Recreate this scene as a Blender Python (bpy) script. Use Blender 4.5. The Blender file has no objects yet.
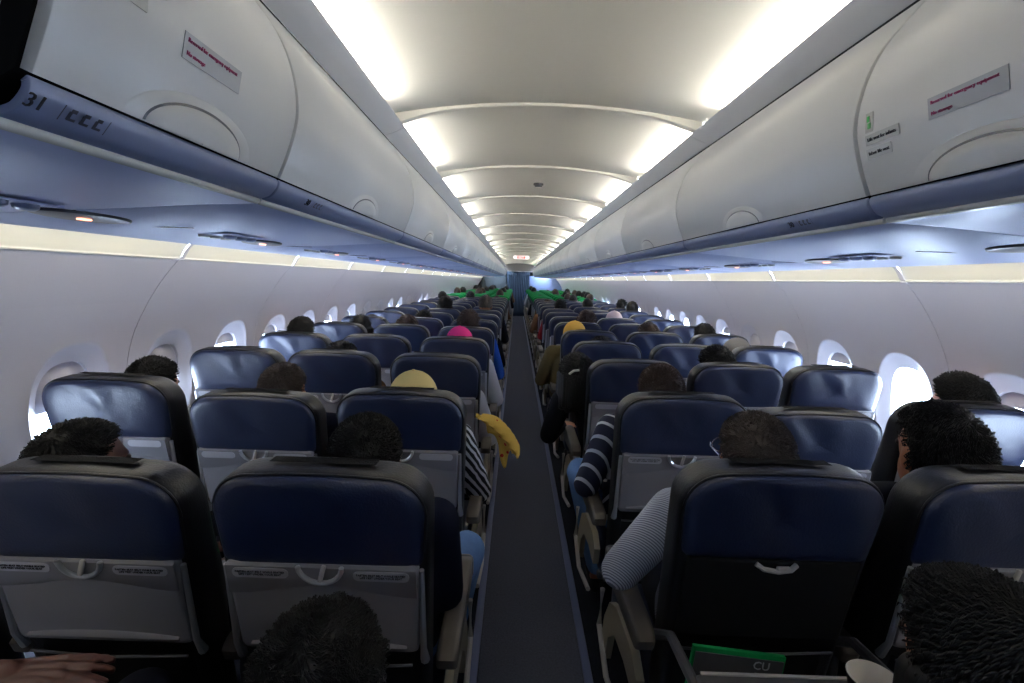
import bpy, math, random
from mathutils import Vector, Matrix, noise
random.seed(7)
C = bpy.context.scene.collection
SC = bpy.context.scene
# ------------------------------------------------------------------ camera
FPX = 500.0
cd = bpy.data.cameras.new('camera'); cam = bpy.data.objects.new('camera', cd); C.objects.link(cam)
cd.sensor_width = 36.0; cd.lens = FPX / 1024 * 36.0; cd.clip_start = 0.02; cd.clip_end = 200
fwd = Vector((5.0, 61.5, -FPX)).normalized()                 # cabin axis seen from the camera
th = math.radians(1.85)                                      # the camera is held slightly tilted
up = Vector((math.sin(th), math.cos(th), 0)); up = (up - up.dot(fwd) * fwd).normalized()
right = fwd.cross(up)
R = Matrix((right, fwd, up))                                 # camera space -> world (rows: world x, y, z in camera space)
cam.matrix_world = Matrix.Translation((-0.10, 0, 1.5)) @ R.to_4x4()
SC.camera = cam
cd.dof.use_dof = False
# ------------------------------------------------------------------ world, exposure
w = bpy.data.worlds.new('sky'); SC.world = w; w.use_nodes = True
nt = w.node_tree; nt.nodes.clear()
wo = nt.nodes.new('ShaderNodeOutputWorld'); wb = nt.nodes.new('ShaderNodeBackground')
wb.inputs['Color'].default_value = (0.66, 0.80, 1.0, 1); wb.inputs['Strength'].default_value = 23.0
nt.links.new(wb.outputs[0], wo.inputs[0])
SC.view_settings.view_transform = 'Standard'; SC.view_settings.look = 'None'
SC.view_settings.gamma = 1; SC.view_settings.use_curve_mapping = False
SC.view_settings.exposure = 1.12
cy = SC.cycles
cy.use_denoising = True; cy.max_bounces = 8; cy.diffuse_bounces = 5; cy.glossy_bounces = 3
cy.transparent_max_bounces = 48; cy.sample_clamp_indirect = 4.0; cy.caustics_reflective = False; cy.caustics_refractive = False
CEIL_EMIT = 35.0; COVE_EMIT = 11.0
# ------------------------------------------------------------------ materials
def rgb(r, g, b):
    return tuple(((c / 255) / 12.92 if c / 255 <= 0.04045 else ((c / 255 + 0.055) / 1.055) ** 2.4) for c in (r, g, b)) + (1,)
def mat(name, col, rough=0.6, spec=0.5, metal=0.0, bump=0.0, bscale=60, var=0.0, vscale=8, emit=None, es=0.0, coat=0.0, sheen=0.0):
    m = bpy.data.materials.new(name); m.use_nodes = True
    n = m.node_tree; p = n.nodes['Principled BSDF']
    p.inputs['Base Color'].default_value = col; p.inputs['Roughness'].default_value = rough
    p.inputs['Specular IOR Level'].default_value = spec; p.inputs['Metallic'].default_value = metal
    if coat: p.inputs['Coat Weight'].default_value = coat
    if sheen: p.inputs['Sheen Weight'].default_value = sheen
    tc = n.nodes.new('ShaderNodeTexCoord')
    if var > 0:
        nz = n.nodes.new('ShaderNodeTexNoise'); nz.inputs['Scale'].default_value = vscale; nz.inputs['Detail'].default_value = 4
        n.links.new(tc.outputs['Object'], nz.inputs['Vector'])
        mx = n.nodes.new('ShaderNodeMix'); mx.data_type = 'RGBA'
        mx.inputs[6].default_value = tuple(c * (1 - var) for c in col[:3]) + (1,)
        mx.inputs[7].default_value = tuple(min(1, c * (1 + var)) for c in col[:3]) + (1,)
        n.links.new(nz.outputs[0], mx.inputs[0]); n.links.new(mx.outputs[2], p.inputs['Base Color'])
    if bump > 0:
        nb = n.nodes.new('ShaderNodeTexNoise'); nb.inputs['Scale'].default_value = bscale; nb.inputs['Detail'].default_value = 3
        n.links.new(tc.outputs['Object'], nb.inputs['Vector'])
        b = n.nodes.new('ShaderNodeBump'); b.inputs['Strength'].default_value = bump; b.inputs['Distance'].default_value = 0.01
        n.links.new(nb.outputs[0], b.inputs['Height']); n.links.new(b.outputs[0], p.inputs['Normal'])
    if emit:
        p.inputs['Emission Color'].default_value = emit; p.inputs['Emission Strength'].default_value = es
    return m
def striped(name, a, b, scale, axis='Z', width=0.5, dist=0.0):
    m = mat(name, a, 0.85); n = m.node_tree; p = n.nodes['Principled BSDF']
    tc = n.nodes.new('ShaderNodeTexCoord'); wv = n.nodes.new('ShaderNodeTexWave'); wv.bands_direction = axis
    wv.inputs['Scale'].default_value = scale; wv.inputs['Distortion'].default_value = dist
    n.links.new(tc.outputs['Object'], wv.inputs['Vector'])
    r = n.nodes.new('ShaderNodeValToRGB'); r.color_ramp.interpolation = 'CONSTANT'
    r.color_ramp.elements[0].color = a; r.color_ramp.elements[1].position = width; r.color_ramp.elements[1].color = b
    n.links.new(wv.outputs[0], r.inputs[0]); n.links.new(r.outputs[0], p.inputs['Base Color'])
    return m
M = {}
M['leather'] = mat('black_leather', rgb(14, 15, 19), 0.42, 0.5, bump=0.15, bscale=220, var=0.1)
M['navy'] = mat('navy_leather', rgb(19, 31, 62), 0.42, 0.6, bump=0.12, bscale=200, var=0.12, vscale=5)
M['greyplastic'] = mat('grey_plastic', rgb(126, 125, 130), 0.5, 0.4, bump=0.03, bscale=400)
M['traycreamy'] = mat('pale_plastic', rgb(176, 172, 170), 0.45, 0.4)
M['silver'] = mat('satin_metal', rgb(190, 192, 196), 0.3, 0.5, metal=0.7)
M['arm'] = mat('taupe_plastic', rgb(84, 78, 72), 0.5, 0.4, bump=0.03, bscale=300)
M['armcap'] = mat('dark_grey_plastic', rgb(70, 70, 74), 0.4, 0.5)
M['beige'] = mat('beige_plastic', rgb(140, 132, 116), 0.55, 0.4)
M['black'] = mat('black_textile', rgb(16, 17, 20), 0.9, 0.2)
M['velcro'] = mat('velcro', rgb(30, 30, 32), 0.95, 0.2, bump=1.0, bscale=300, var=0.5, vscale=150)
M['label'] = mat('label_grey', rgb(170, 170, 178), 0.5)
M['ink'] = mat('ink', rgb(28, 28, 36), 0.6)
M['redink'] = mat('red_ink', rgb(150, 40, 90), 0.6)
M['stickerg'] = mat('sticker_grey', rgb(160, 162, 168), 0.4)
M['sticker'] = mat('sticker_clear', rgb(178, 178, 174), 0.35)
M['green'] = mat('green_cloth', rgb(6, 122, 64), 0.8, 0.2, var=0.15)
M['greenpaper'] = mat('green_paper', rgb(20, 150, 60), 0.4)
M['binwhite'] = mat('bin_white', rgb(206, 205, 203), 0.32, 0.4, bump=0.02, bscale=30)
M['rail'] = mat('blue_grey_rail', rgb(122, 132, 164), 0.35, 0.5)
M['railtrim'] = mat('pale_trim', rgb(205, 205, 200), 0.25, 0.6)
M['psu'] = mat('psu_blue_grey', rgb(172, 182, 218), 0.42, 0.45)
M['psudark'] = mat('psu_dark', rgb(45, 48, 62), 0.3)
M['gap'] = mat('gap_dark', rgb(8, 8, 9), 0.9, 0.1)
M['ceil'] = mat('ceiling_white', rgb(205, 203, 196), 0.45, 0.3)
M['strip'] = mat('ceiling_strip_grey', rgb(182, 182, 184), 0.5, 0.3)
M['wall'] = mat('wall_grey_white', rgb(192, 190, 198), 0.42, 0.4, bump=0.02, bscale=120)
M['wallrim'] = mat('wall_rim', rgb(205, 204, 208), 0.35, 0.5)
M['cream'] = mat('cove_cream', rgb(232, 229, 216), 0.6, 0.2)
M['shade'] = mat('shade_grey', rgb(188, 186, 194), 0.5, 0.3)
M['carpet'] = mat('carpet_navy', rgb(88, 92, 108), 0.95, 0.1, bump=0.8, bscale=350, var=0.35, vscale=120)
M['floor'] = mat('floor_dark', rgb(30, 32, 42), 0.95, 0.1, bump=0.5, bscale=300, var=0.2, vscale=100)
M['track'] = mat('track_blue', rgb(92, 102, 140), 0.4, 0.5)
M['curtain'] = mat('curtain_blue', rgb(66, 80, 98), 0.8, 0.2, var=0.1)
M['bulk'] = mat('bulkhead_blue', rgb(112, 126, 162), 0.6, 0.2)
M['galley'] = mat('galley_dark', rgb(50, 56, 60), 0.7, 0.2)
M['skin'] = mat('skin', rgb(168, 112, 84), 0.5, 0.4, var=0.06)
M['skindark'] = mat('skin_dark', rgb(84, 50, 42), 0.45, 0.4, var=0.08)
M['hair'] = mat('hair_black', rgb(9, 7, 8), 0.55, 0.3)
M['hairbrown'] = mat('hair_brown', rgb(56, 38, 32), 0.5, 0.4, var=0.3, vscale=60)
M['hairgrey'] = mat('hair_grey', rgb(66, 56, 52), 0.55, 0.4, var=0.4, vscale=80)
M['glassf'] = mat('spectacle_metal', rgb(190, 190, 195), 0.2, 0.5, metal=0.8)
M['cupw'] = mat('cup_white', rgb(225, 220, 210), 0.5)
M['cupd'] = mat('cup_dark', rgb(40, 30, 34), 0.5)
M['yellow'] = mat('cloth_yellow', rgb(196, 160, 72), 0.85, 0.1, var=0.15, vscale=14)
M['capyellow'] = mat('cap_yellow', rgb(228, 206, 140), 0.85, 0.1)
M['capgold'] = mat('cap_gold', rgb(214, 170, 84), 0.85, 0.1)
M['cappink'] = mat('cap_pink', rgb(224, 60, 140), 0.85, 0.1)
M['capgrey'] = mat('cap_grey', rgb(120, 118, 116), 0.85, 0.1)
M['cappale'] = mat('cap_pale', rgb(206, 184, 184), 0.85, 0.1)
M['jeans'] = mat('jeans', rgb(92, 122, 168), 0.9, 0.1, var=0.15, vscale=40)
M['trdark'] = mat('dark_trousers', rgb(30, 32, 42), 0.9, 0.1)
SH = {'white': mat('shirt_white', rgb(205, 205, 212), 0.85, 0.1), 'grey': mat('shirt_grey', rgb(140, 142, 150), 0.85, 0.1),
      'black': mat('shirt_black', rgb(18, 18, 24), 0.9, 0.1), 'navy': mat('shirt_navy', rgb(16, 20, 38), 0.9, 0.1),
      'blue': mat('shirt_blue', rgb(36, 78, 168), 0.85, 0.1), 'olive': mat('shirt_olive', rgb(96, 88, 62), 0.9, 0.1),
      'red': mat('shirt_red', rgb(150, 40, 44), 0.85, 0.1), 'brown': mat('shirt_brown', rgb(96, 70, 52), 0.85, 0.1),
      'fine': striped('shirt_fine_stripe', rgb(205, 208, 218), rgb(120, 124, 140), 75, 'DIAGONAL', 0.55),
      'navystripe': striped('shirt_navy_stripe', rgb(22, 28, 56), rgb(200, 204, 212), 9, 'DIAGONAL', 0.86, 0.6),
      'bw': striped('shirt_black_white', rgb(24, 24, 28), rgb(215, 215, 220), 16, 'DIAGONAL', 0.55, 3.0)}
def emis(name, col, s):
    m = bpy.data.materials.new(name); m.use_nodes = True; n = m.node_tree; n.nodes.clear()
    o = n.nodes.new('ShaderNodeOutputMaterial'); e = n.nodes.new('ShaderNodeEmission')
    e.inputs[0].default_value = col; e.inputs[1].default_value = s; n.links.new(e.outputs[0], o.inputs[0]); return m
M['tube'] = emis('tube_light', (1, 0.95, 0.84, 1), CEIL_EMIT)
M['cove_tube'] = emis('cove_tube_light', (1, 0.93, 0.76, 1), COVE_EMIT)
M['signlit'] = emis('sign_amber', (1.0, 0.35, 0.2, 1), 2.5)
M['exitlit'] = emis('exit_sign_lit', (1.0, 0.93, 0.9, 1), 0.9)
M['redlit'] = emis('red_letters_lit', (0.8, 0.10, 0.08, 1), 0.8)
gm = bpy.data.materials.new('window_glass'); gm.use_nodes = True; n = gm.node_tree; n.nodes.clear()
o_ = n.nodes.new('ShaderNodeOutputMaterial'); mx_ = n.nodes.new('ShaderNodeMixShader'); t_ = n.nodes.new('ShaderNodeBsdfTransparent')
g_ = n.nodes.new('ShaderNodeBsdfGlossy'); g_.inputs['Roughness'].default_value = 0.03; mx_.inputs[0].default_value = 0.05
t_.inputs[0].default_value = (0.95, 0.97, 1, 1)
n.links.new(t_.outputs[0], mx_.inputs[1]); n.links.new(g_.outputs[0], mx_.inputs[2]); n.links.new(mx_.outputs[0], o_.inputs[0])
M['glass'] = gm
# ------------------------------------------------------------------ mesh helpers
class MB:
    def __init__(s): s.v = []; s.f = []; s.mi = []
    def add(s, vs, fs, mi=0):
        k = len(s.v); s.v += [tuple(p) for p in vs]; s.f += [tuple(i + k for i in f) for f in fs]; s.mi += [mi] * len(fs); return s
    def loft(s, rings, closed=True, cap0=True, cap1=True, mi=0):
        n = len(rings[0]); vs = [p for r in rings for p in r]; fs = []
        for i in range(len(rings) - 1):
            for j in range(n if closed else n - 1):
                a = i * n + j; b = i * n + (j + 1) % n
                fs.append((a, b, b + n, a + n))
        if closed and cap0: fs.append(tuple(range(n - 1, -1, -1)))
        if closed and cap1: fs.append(tuple((len(rings) - 1) * n + j for j in range(n)))
        return s.add(vs, fs, mi)
    def box(s, c, d, r=0.0, T=None, mi=0):
        x, y, z = (q / 2 for q in d); r = min(r, x * .98, y * .98, z * .98)
        if r <= 0:
            vs = [(sx * x, sy * y, sz * z) for sz in (-1, 1) for sx, sy in ((-1, -1), (1, -1), (1, 1), (-1, 1))]
            vs = [Vector(v) for v in vs]; fs = [(3, 2, 1, 0), (4, 5, 6, 7), (0, 1, 5, 4), (1, 2, 6, 5), (2, 3, 7, 6), (3, 0, 4, 7)]
        else:
            def rr(a, b, rad, z_):
                out = []
                for cx, cy_, a0 in ((a - rad, b - rad, 0), (-a + rad, b - rad, 90), (-a + rad, -b + rad, 180), (a - rad, -b + rad, 270)):
                    for k in range(4):
                        t = math.radians(a0 + 30 * k); out.append(Vector((cx + rad * math.cos(t), cy_ + rad * math.sin(t), z_)))
                return out
            rings = []
            for k in range(4):
                t = math.radians(30 * k); e = r * (1 - math.sin(t)); h = r * (1 - math.cos(t))
                rings.append(rr(x - e, y - e, max(r - e, 1e-4), -z + h))
            rings += [[Vector((p.x, p.y, -p.z)) for p in q] for q in reversed(rings)]
            nn = len(rings[0]); vs = [p for q in rings for p in q]; fs = []
            for i in range(len(rings) - 1):
                for j in range(nn):
                    a = i * nn + j; b = i * nn + (j + 1) % nn; fs.append((a, b, b + nn, a + nn))
            fs.append(tuple(range(nn - 1, -1, -1))); fs.append(tuple((len(rings) - 1) * nn + j for j in range(nn)))
        c = Vector(c)
        vs = [(T @ v if T else v) + c for v in vs]
        return s.add(vs, fs, mi)
    def tube(s, pts, rad, n=10, mi=0, caps=True):
        pts = [Vector(p) for p in pts]; rings = []
        for i, p in enumerate(pts):
            d = (pts[min(i + 1, len(pts) - 1)] - pts[max(i - 1, 0)]).normalized()
            a = d.cross(Vector((0, 0, 1))); a = a if a.length > 1e-3 else d.cross(Vector((0, 1, 0)))
            a.normalize(); b = d.cross(a); r = rad[i] if isinstance(rad, (list, tuple)) else rad
            rings.append([p + r * (math.cos(2 * math.pi * k / n) * a + math.sin(2 * math.pi * k / n) * b) for k in range(n)])
        return s.loft(rings, True, caps, caps, mi)
    def cone(s, p0, r0, p1, r1, n=14):
        p0 = Vector(p0); p1 = Vector(p1); d = p1 - p0; L = d.length; d = d / L if L > 1e-6 else Vector((0, 0, 1)); pts = []; rs = []
        for k in range(5):
            t = math.pi / 2 * k / 5; pts.append(p0 - d * r0 * math.cos(t)); rs.append(max(1e-4, r0 * math.sin(t)))
        pts.append(p0); rs.append(r0); pts.append(p1); rs.append(r1)
        for k in range(4, -1, -1):
            t = math.pi / 2 * k / 5; pts.append(p1 + d * r1 * math.cos(t)); rs.append(max(1e-4, r1 * math.sin(t)))
        a = d.cross(Vector((0, 0, 1))); a = a if a.length > 1e-2 else d.cross(Vector((0, 1, 0))); a.normalize(); b = d.cross(a)
        rings = [[p + r * (math.cos(2 * math.pi * k / n) * a + math.sin(2 * math.pi * k / n) * b) for k in range(n)] for p, r in zip(pts, rs)]
        return s.loft(rings)
    def ell(s, c, r, n=16, m=10, T=None):
        rings = []
        for i in range(m + 1):
            t = math.pi * i / m; st = max(1e-3, math.sin(t))
            ring = [Vector((r[0] * st * math.cos(2 * math.pi * k / n), r[1] * st * math.sin(2 * math.pi * k / n), -r[2] * math.cos(t))) for k in range(n)]
            rings.append([(T @ p if T else p) + Vector(c) for p in ring])
        return s.loft(rings)
    def mesh(s, name, mats, smooth=True):
        me = bpy.data.meshes.new(name); me.from_pydata(s.v, [], s.f)
        for m in mats if isinstance(mats, (list, tuple)) else [mats]: me.materials.append(m)
        me.polygons.foreach_set('material_index', s.mi)
        me.polygons.foreach_set('use_smooth', [smooth] * len(s.f)); me.update(); return me
    def build(s, name, mats, parent=None, smooth=True, bevel=0.0, loc=None, sharp=None):
        me = s.mesh(name, mats, smooth)
        if smooth and sharp is not False:
            try: me.set_sharp_from_angle(angle=math.radians(sharp or 40))
            except Exception: pass
        o = bpy.data.objects.new(name, me); C.objects.link(o)
        if parent: o.parent = parent
        if loc: o.location = loc
        return o
def tag(o, label=None, cat=None, group=None, kind=None):
    if label: o['label'] = label
    if cat: o['category'] = cat
    if group: o['group'] = group
    if kind: o['kind'] = kind
    return o
def empty(name, loc=(0, 0, 0), parent=None):
    o = bpy.data.objects.new(name, None); C.objects.link(o); o.location = loc; o.empty_display_size = 0.05
    if parent: o.parent = parent
    return o
def kids(o): return [c for c in bpy.data.objects if c.parent == o]
class Proto:
    """a thing with its parts, remembered so that copies need no search"""
    def __init__(s, root): s.root = root; s.tree = []; s.used = False; s._walk(root)
    def _walk(s, r): s.tree = [(c, [g for g in kids(c)]) for c in kids(r)]
    def put(s, loc, label, cat, group=None, skip=()):
        if not s.used: s.used = True; r = s.root; pairs = None
        else:
            r = s.root.copy(); C.objects.link(r); pairs = []
            for ch, gs in s.tree:
                if ch.name.split('.')[0] in skip: continue
                c = ch.copy(); C.objects.link(c); c.parent = r; pairs.append(c)
                for g in gs:
                    if g.name.split('.')[0] in skip: continue
                    d = g.copy(); C.objects.link(d); d.parent = c
        r.location = loc
        for k in ('label', 'category', 'group', 'kind'):
            if k in r: del r[k]
        tag(r, label, cat, group); return r
def text(body, size, material, parent, name='lettering', align='CENTER', M4=None, kind=None):
    cu = bpy.data.curves.new(name, 'FONT'); cu.body = body; cu.size = size; cu.align_x = align; cu.align_y = 'CENTER'
    cu.extrude = 0.0006; cu.resolution_u = 2; cu.materials.append(material)
    t = bpy.data.objects.new(name, cu); C.objects.link(t); me = bpy.data.meshes.new_from_object(t.evaluated_get(bpy.context.evaluated_depsgraph_get()))
    bpy.data.objects.remove(t); o = bpy.data.objects.new(name, me); C.objects.link(o)
    if parent: o.parent = parent
    if M4 is not None: o.matrix_local = M4
    return o
def basis(origin, xax, yax):
    x = Vector(xax).normalized(); z = x.cross(Vector(yax)).normalized(); y = z.cross(x)
    m = Matrix((x, y, z)).transposed().to_4x4(); m.translation = Vector(origin); return m
def catmull(pts, n):
    out = []
    for i in range(len(pts) - 1):
        p0 = pts[max(i - 1, 0)]; p1 = pts[i]; p2 = pts[i + 1]; p3 = pts[min(i + 2, len(pts) - 1)]
        for k in range(n):
            t = k / n
            out.append(tuple(0.5 * (2 * b + (c - a) * t + (2 * a - 5 * b + 4 * c - d) * t * t + (3 * b - a - 3 * c + d) * t ** 3) for a, b, c, d in zip(p0, p1, p2, p3)))
    out.append(tuple(pts[-1])); return out
ORD = ('zeroth first second third fourth fifth sixth seventh eighth ninth tenth eleventh twelfth thirteenth fourteenth fifteenth sixteenth seventeenth eighteenth '
       'nineteenth twentieth twenty-first twenty-second twenty-third twenty-fourth twenty-fifth twenty-sixth twenty-seventh twenty-eighth').split()
FR = 1.067; Y_END = 20.75; Y_BACK = -1.6; PITCH = 0.732; D0 = 1.01; NROW = 27
# ------------------------------------------------------------------ floor
def sweep(prof, y0, y1, name, m, parent=None, ny=1, thick=None, sharp=50):
    b = MB(); rings = [[(x, y0 + (y1 - y0) * k / ny, z) for x, z in prof] for k in range(ny + 1)]
    b.loft(rings, closed=False); o = b.build(name, m, parent, sharp=sharp); return o
b = MB(); b.box((0, (Y_BACK + Y_END + 1.5) / 2, -0.03), (3.6, Y_END + 1.5 - Y_BACK, 0.06)); tag(b.build('floor', M['floor'], smooth=False), kind='structure')
b = MB(); b.box((0, (Y_BACK + Y_END) / 2, 0.004), (0.40, Y_END - Y_BACK, 0.008)); 
o = b.build('aisle_carpet', M['carpet'], smooth=False); tag(o, 'dark navy carpet runner along the aisle floor', 'carpet')
for s in (-1, 1):
    b = MB(); b.box((s * 0.219, (Y_BACK + Y_END) / 2, 0.006), (0.034, Y_END - Y_BACK, 0.012), 0.004); tag(b.build('trim_%d' % (1 if s < 0 else 2), M['track']), kind='structure')
# ------------------------------------------------------------------ ceiling
NMOD = 19; YM0 = 0.985                                          # module joints at YM0 + k * FR
mods = [(YM0 + k * FR, YM0 + (k + 1) * FR) for k in range(-3, NMOD)]
mods = [m for m in mods if m[0] < Y_END - 0.2]
def ceil_z(x): return 2.184 - 0.055 * (x / 0.6) ** 2
for a, c in mods:
    c = min(c, Y_END)
    prof = [(-0.645, 2.055)] + [(x / 20 * 0.66, ceil_z(x / 20 * 0.66)) for x in range(-20, 21)] + [(0.645, 2.055)]
    tag(sweep(prof, a + 0.003, c - 0.003, 'ceiling', M['ceil'], sharp=60), kind='structure')
    for s in (-1, 1):
        b = MB(); q = [(0.640, 2.050), (0.60, 2.064), (0.565, 2.080), (0.562, 2.086), (0.570, 2.090), (0.60, 2.076), (0.64, 2.062)]
        b.loft([[(s * x, y, z) for x, z in q] for y in (a + 0.0015, c - 0.0015)])
        tag(b.build('trim_3', M['strip']), kind='structure')
# joint ribs across the ceiling
rib = None
for k, (a, c) in enumerate(mods):
    if rib is None:
        b = MB(); rings = []
        for i in range(-24, 25):
            x = i / 24 * 0.60; e = abs(i) / 24; z = ceil_z(x) - 0.001; drop = 0.012 + 0.034 * max(0, (e - 0.55) / 0.45) ** 2
            rings.append([(x, -0.018, z + 0.01), (x, -0.016, z - drop * .8), (x, -0.008, z - drop), (x, 0.008, z - drop), (x, 0.016, z - drop * .8), (x, 0.018, z + 0.01)])
        b.loft(rings); rib = b.build('trim_4', M['ceil']); rib.location = (0, a, 0); tag(rib, kind='structure')
    else:
        o = rib.copy(); C.objects.link(o); o.location = (0, a, 0)
# fluorescent lights in the slots
tl = None
for s in (-1, 1):
    side = 'left-side' if s < 0 else 'right-side'
    for k, (a, c) in enumerate(mods):
        c = min(c, Y_END)
        if k < 2 or c > Y_END - 0.3: continue
        L = (c - a) * 0.80
        r = empty('ceiling_light', (s * 0.614, a + 0.02 + L / 2, 2.092))
        if tl is None or abs(L - FR * .80) > 0.01:
            b = MB(); b.tube([(0, -L / 2, 0), (0, L / 2, 0)], 0.012, 10); t1 = b.mesh('tube', M['tube'])
            b = MB(); b.box((0, -L / 2 - 0.012, 0), (0.03, 0.024, 0.03), 0.004).box((0, L / 2 + 0.012, 0), (0.03, 0.024, 0.03), 0.004).box((0, 0, -0.016), (0.024, L, 0.008)); t2 = b.mesh('socket', M['traycreamy'])
            if tl is None: tl = (t1, t2)
        else: t1, t2 = tl
        for nm, me in (('tube', t1), ('socket', t2)):
            o = bpy.data.objects.new(nm, me); C.objects.link(o); o.parent = r
        tag(r, 'fluorescent cove lamp in %s ceiling slot, %s panel from the rear' % (side, ORD[k + 1]), 'light', 'ceiling cove lamps')
# smoke detector, exit sign
b = MB(); b.tube([(0, 0, 0), (0, 0, -0.012), (0, 0, -0.018)], [0.035, 0.035, 0.02], 20); b.box((0, 0, -0.02), (0.05, 0.02, 0.006), 0.002)
o = b.build('smoke_detector', M['armcap']); o.location = (0.03, 3.66, 2.184); tag(o, 'small dark grey detector flush in the white ceiling centre', 'detector')
r = empty('exit_sign', (0, 14.3, 2.184)); tag(r, 'lit red and white exit sign hanging from ceiling over the far aisle', 'sign')
b = MB(); b.box((0, 0, -0.05), (0.44, 0.05, 0.09), 0.02); b.build('housing', M['exitlit'], r)
b = MB(); b.box((0, -0.027, -0.05), (0.24, 0.004, 0.07), 0.001); pl = b.build('sign_face', M['redlit'], r)
text('EXIT', 0.075, M['exitlit'], r, M4=basis((0, -0.0295, -0.05), (1, 0, 0), (0, 0, 1)))
# ------------------------------------------------------------------ overhead bins
DOOR = catmull([(0.563, 1.679), (0.540, 1.735), (0.524, 1.80), (0.531, 1.87), (0.555, 1.935), (0.594, 1.99), (0.638, 2.043)], 5)
RAIL = catmull([(0.566, 1.677), (0.563, 1.672), (0.566, 1.660), (0.580, 1.645), (0.598, 1.639)], 4)
PSU = [(0.598, 1.636), (0.61, 1.630), (0.72, 1.6245), (0.86, 1.614), (1.05, 1.602), (1.22, 1.590), (1.25, 1.589), (1.256, 1.594), (1.254, 1.606)]
arc = [0.0]
for i in range(1, len(DOOR)): arc.append(arc[-1] + math.dist(DOOR[i], DOOR[i - 1]))
def door_at(sv, off=0.0):
    for i in range(1, len(DOOR)):
        if arc[i] >= sv or i == len(DOOR) - 1:
            t = (sv - arc[i - 1]) / (arc[i] - arc[i - 1]); x = DOOR[i - 1][0] + t * (DOOR[i][0] - DOOR[i - 1][0]); z = DOOR[i - 1][1] + t * (DOOR[i][1] - DOOR[i - 1][1])
            dx = DOOR[i][0] - DOOR[i - 1][0]; dz = DOOR[i][1] - DOOR[i - 1][1]; l = math.hypot(dx, dz)
            return x - off * dz / l, z + off * dx / l
def strip_shell(prof, s, y0, y1, inset, e=0.006, sg=1):
    """profile swept in y with rolled end edges"""
    b = MB(); rings = []
    def nrm(i):
        a = prof[max(i - 1, 0)]; c = prof[min(i + 1, len(prof) - 1)]; dx, dz = c[0] - a[0], c[1] - a[1]; l = math.hypot(dx, dz) or 1; return sg * dz / l, -sg * dx / l
    for y, off in ((y0, inset), (y0 + e * .3, e * .4), (y0 + e, 0), (y1 - e, 0), (y1 - e * .3, e * .4), (y1, inset)):
        rings.append([(s * (x + off * nrm(i)[0]), y, z + off * nrm(i)[1]) for i, (x, z) in enumerate(prof)])
    b.loft(rings, closed=False); return b
def make_bin(s, L, name_len):
    r = empty('overhead_bin')
    # bin body: box behind the door
    body = [(0.574, 1.682), (0.552, 1.74), (0.536, 1.80), (0.543, 1.87), (0.566, 1.935), (0.604, 1.985), (0.650, 2.040), (0.66, 2.10), (1.15, 2.10), (1.45, 1.80), (1.27, 1.66), (1.20, 1.645), (0.62, 1.655)]
    MBb = MB(); MBb.loft([[(s * x, y, z) for x, z in body] for y in (0.0005, L - 0.0005)]); MBb.build('bin_body', M['gap'], r)
    strip_shell(DOOR, s, 0.005, L - 0.005, 0.016, 0.002).build('door', M['binwhite'], r, sharp=80)
    door = kids(r)[-1] if False else [c for c in C.objects if c.parent == r][-1]
    # latch: shallow half ellipse on the door above the rail
    for nm, a, bb, off, m in (('latch_surround', 0.135, 0.056, 0.0016, M['binwhite']), ('latch_gap', 0.108, 0.046, 0.0022, M['psudark']), ('latch', 0.103, 0.042, 0.0045, M['binwhite'])):
        q = MB(); rings = []; N = 28
        for rr_, oo in ((1.0, off * 0.15), (0.97, off), (0.6, off * (1.1 if nm != 'latch' else 1.6)), (0.02, off * (1.1 if nm != 'latch' else 1.9))):
            ring = []
            for k in range(N + 1):
                t = math.pi * k / N; yy = L / 2 + a * rr_ * math.cos(t); ss = 0.002 + bb * rr_ * math.sin(t); x, z = door_at(ss, oo); ring.append((s * x, yy, z))
            rings.append(ring)
        q.loft(rings, closed=False); q.build(nm, m, door, sharp=80)
    rl = strip_shell(RAIL, s, 0.003, L - 0.003, 0.008, 0.002, -1).build('handle_rail', M['rail'], r, sharp=80)
    q = MB(); ring = lambda y, k: [(s * (0.604 + k * 0.0075 * math.cos(t * math.pi / 4)), y, 1.6365 + k * 0.0075 * math.sin(t * math.pi / 4)) for t in range(8)]
    q.loft([ring(0.002, .6), ring(0.006, 1), ring(L - 0.006, 1), ring(L - 0.002, .6)]); q.build('trim_strip', M['railtrim'], r)
    strip_shell(PSU, s, 0.002, L - 0.002, 0.006, 0.002, -1).build('underside_panel', M['psu'], r, sharp=60)
    return r
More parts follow.
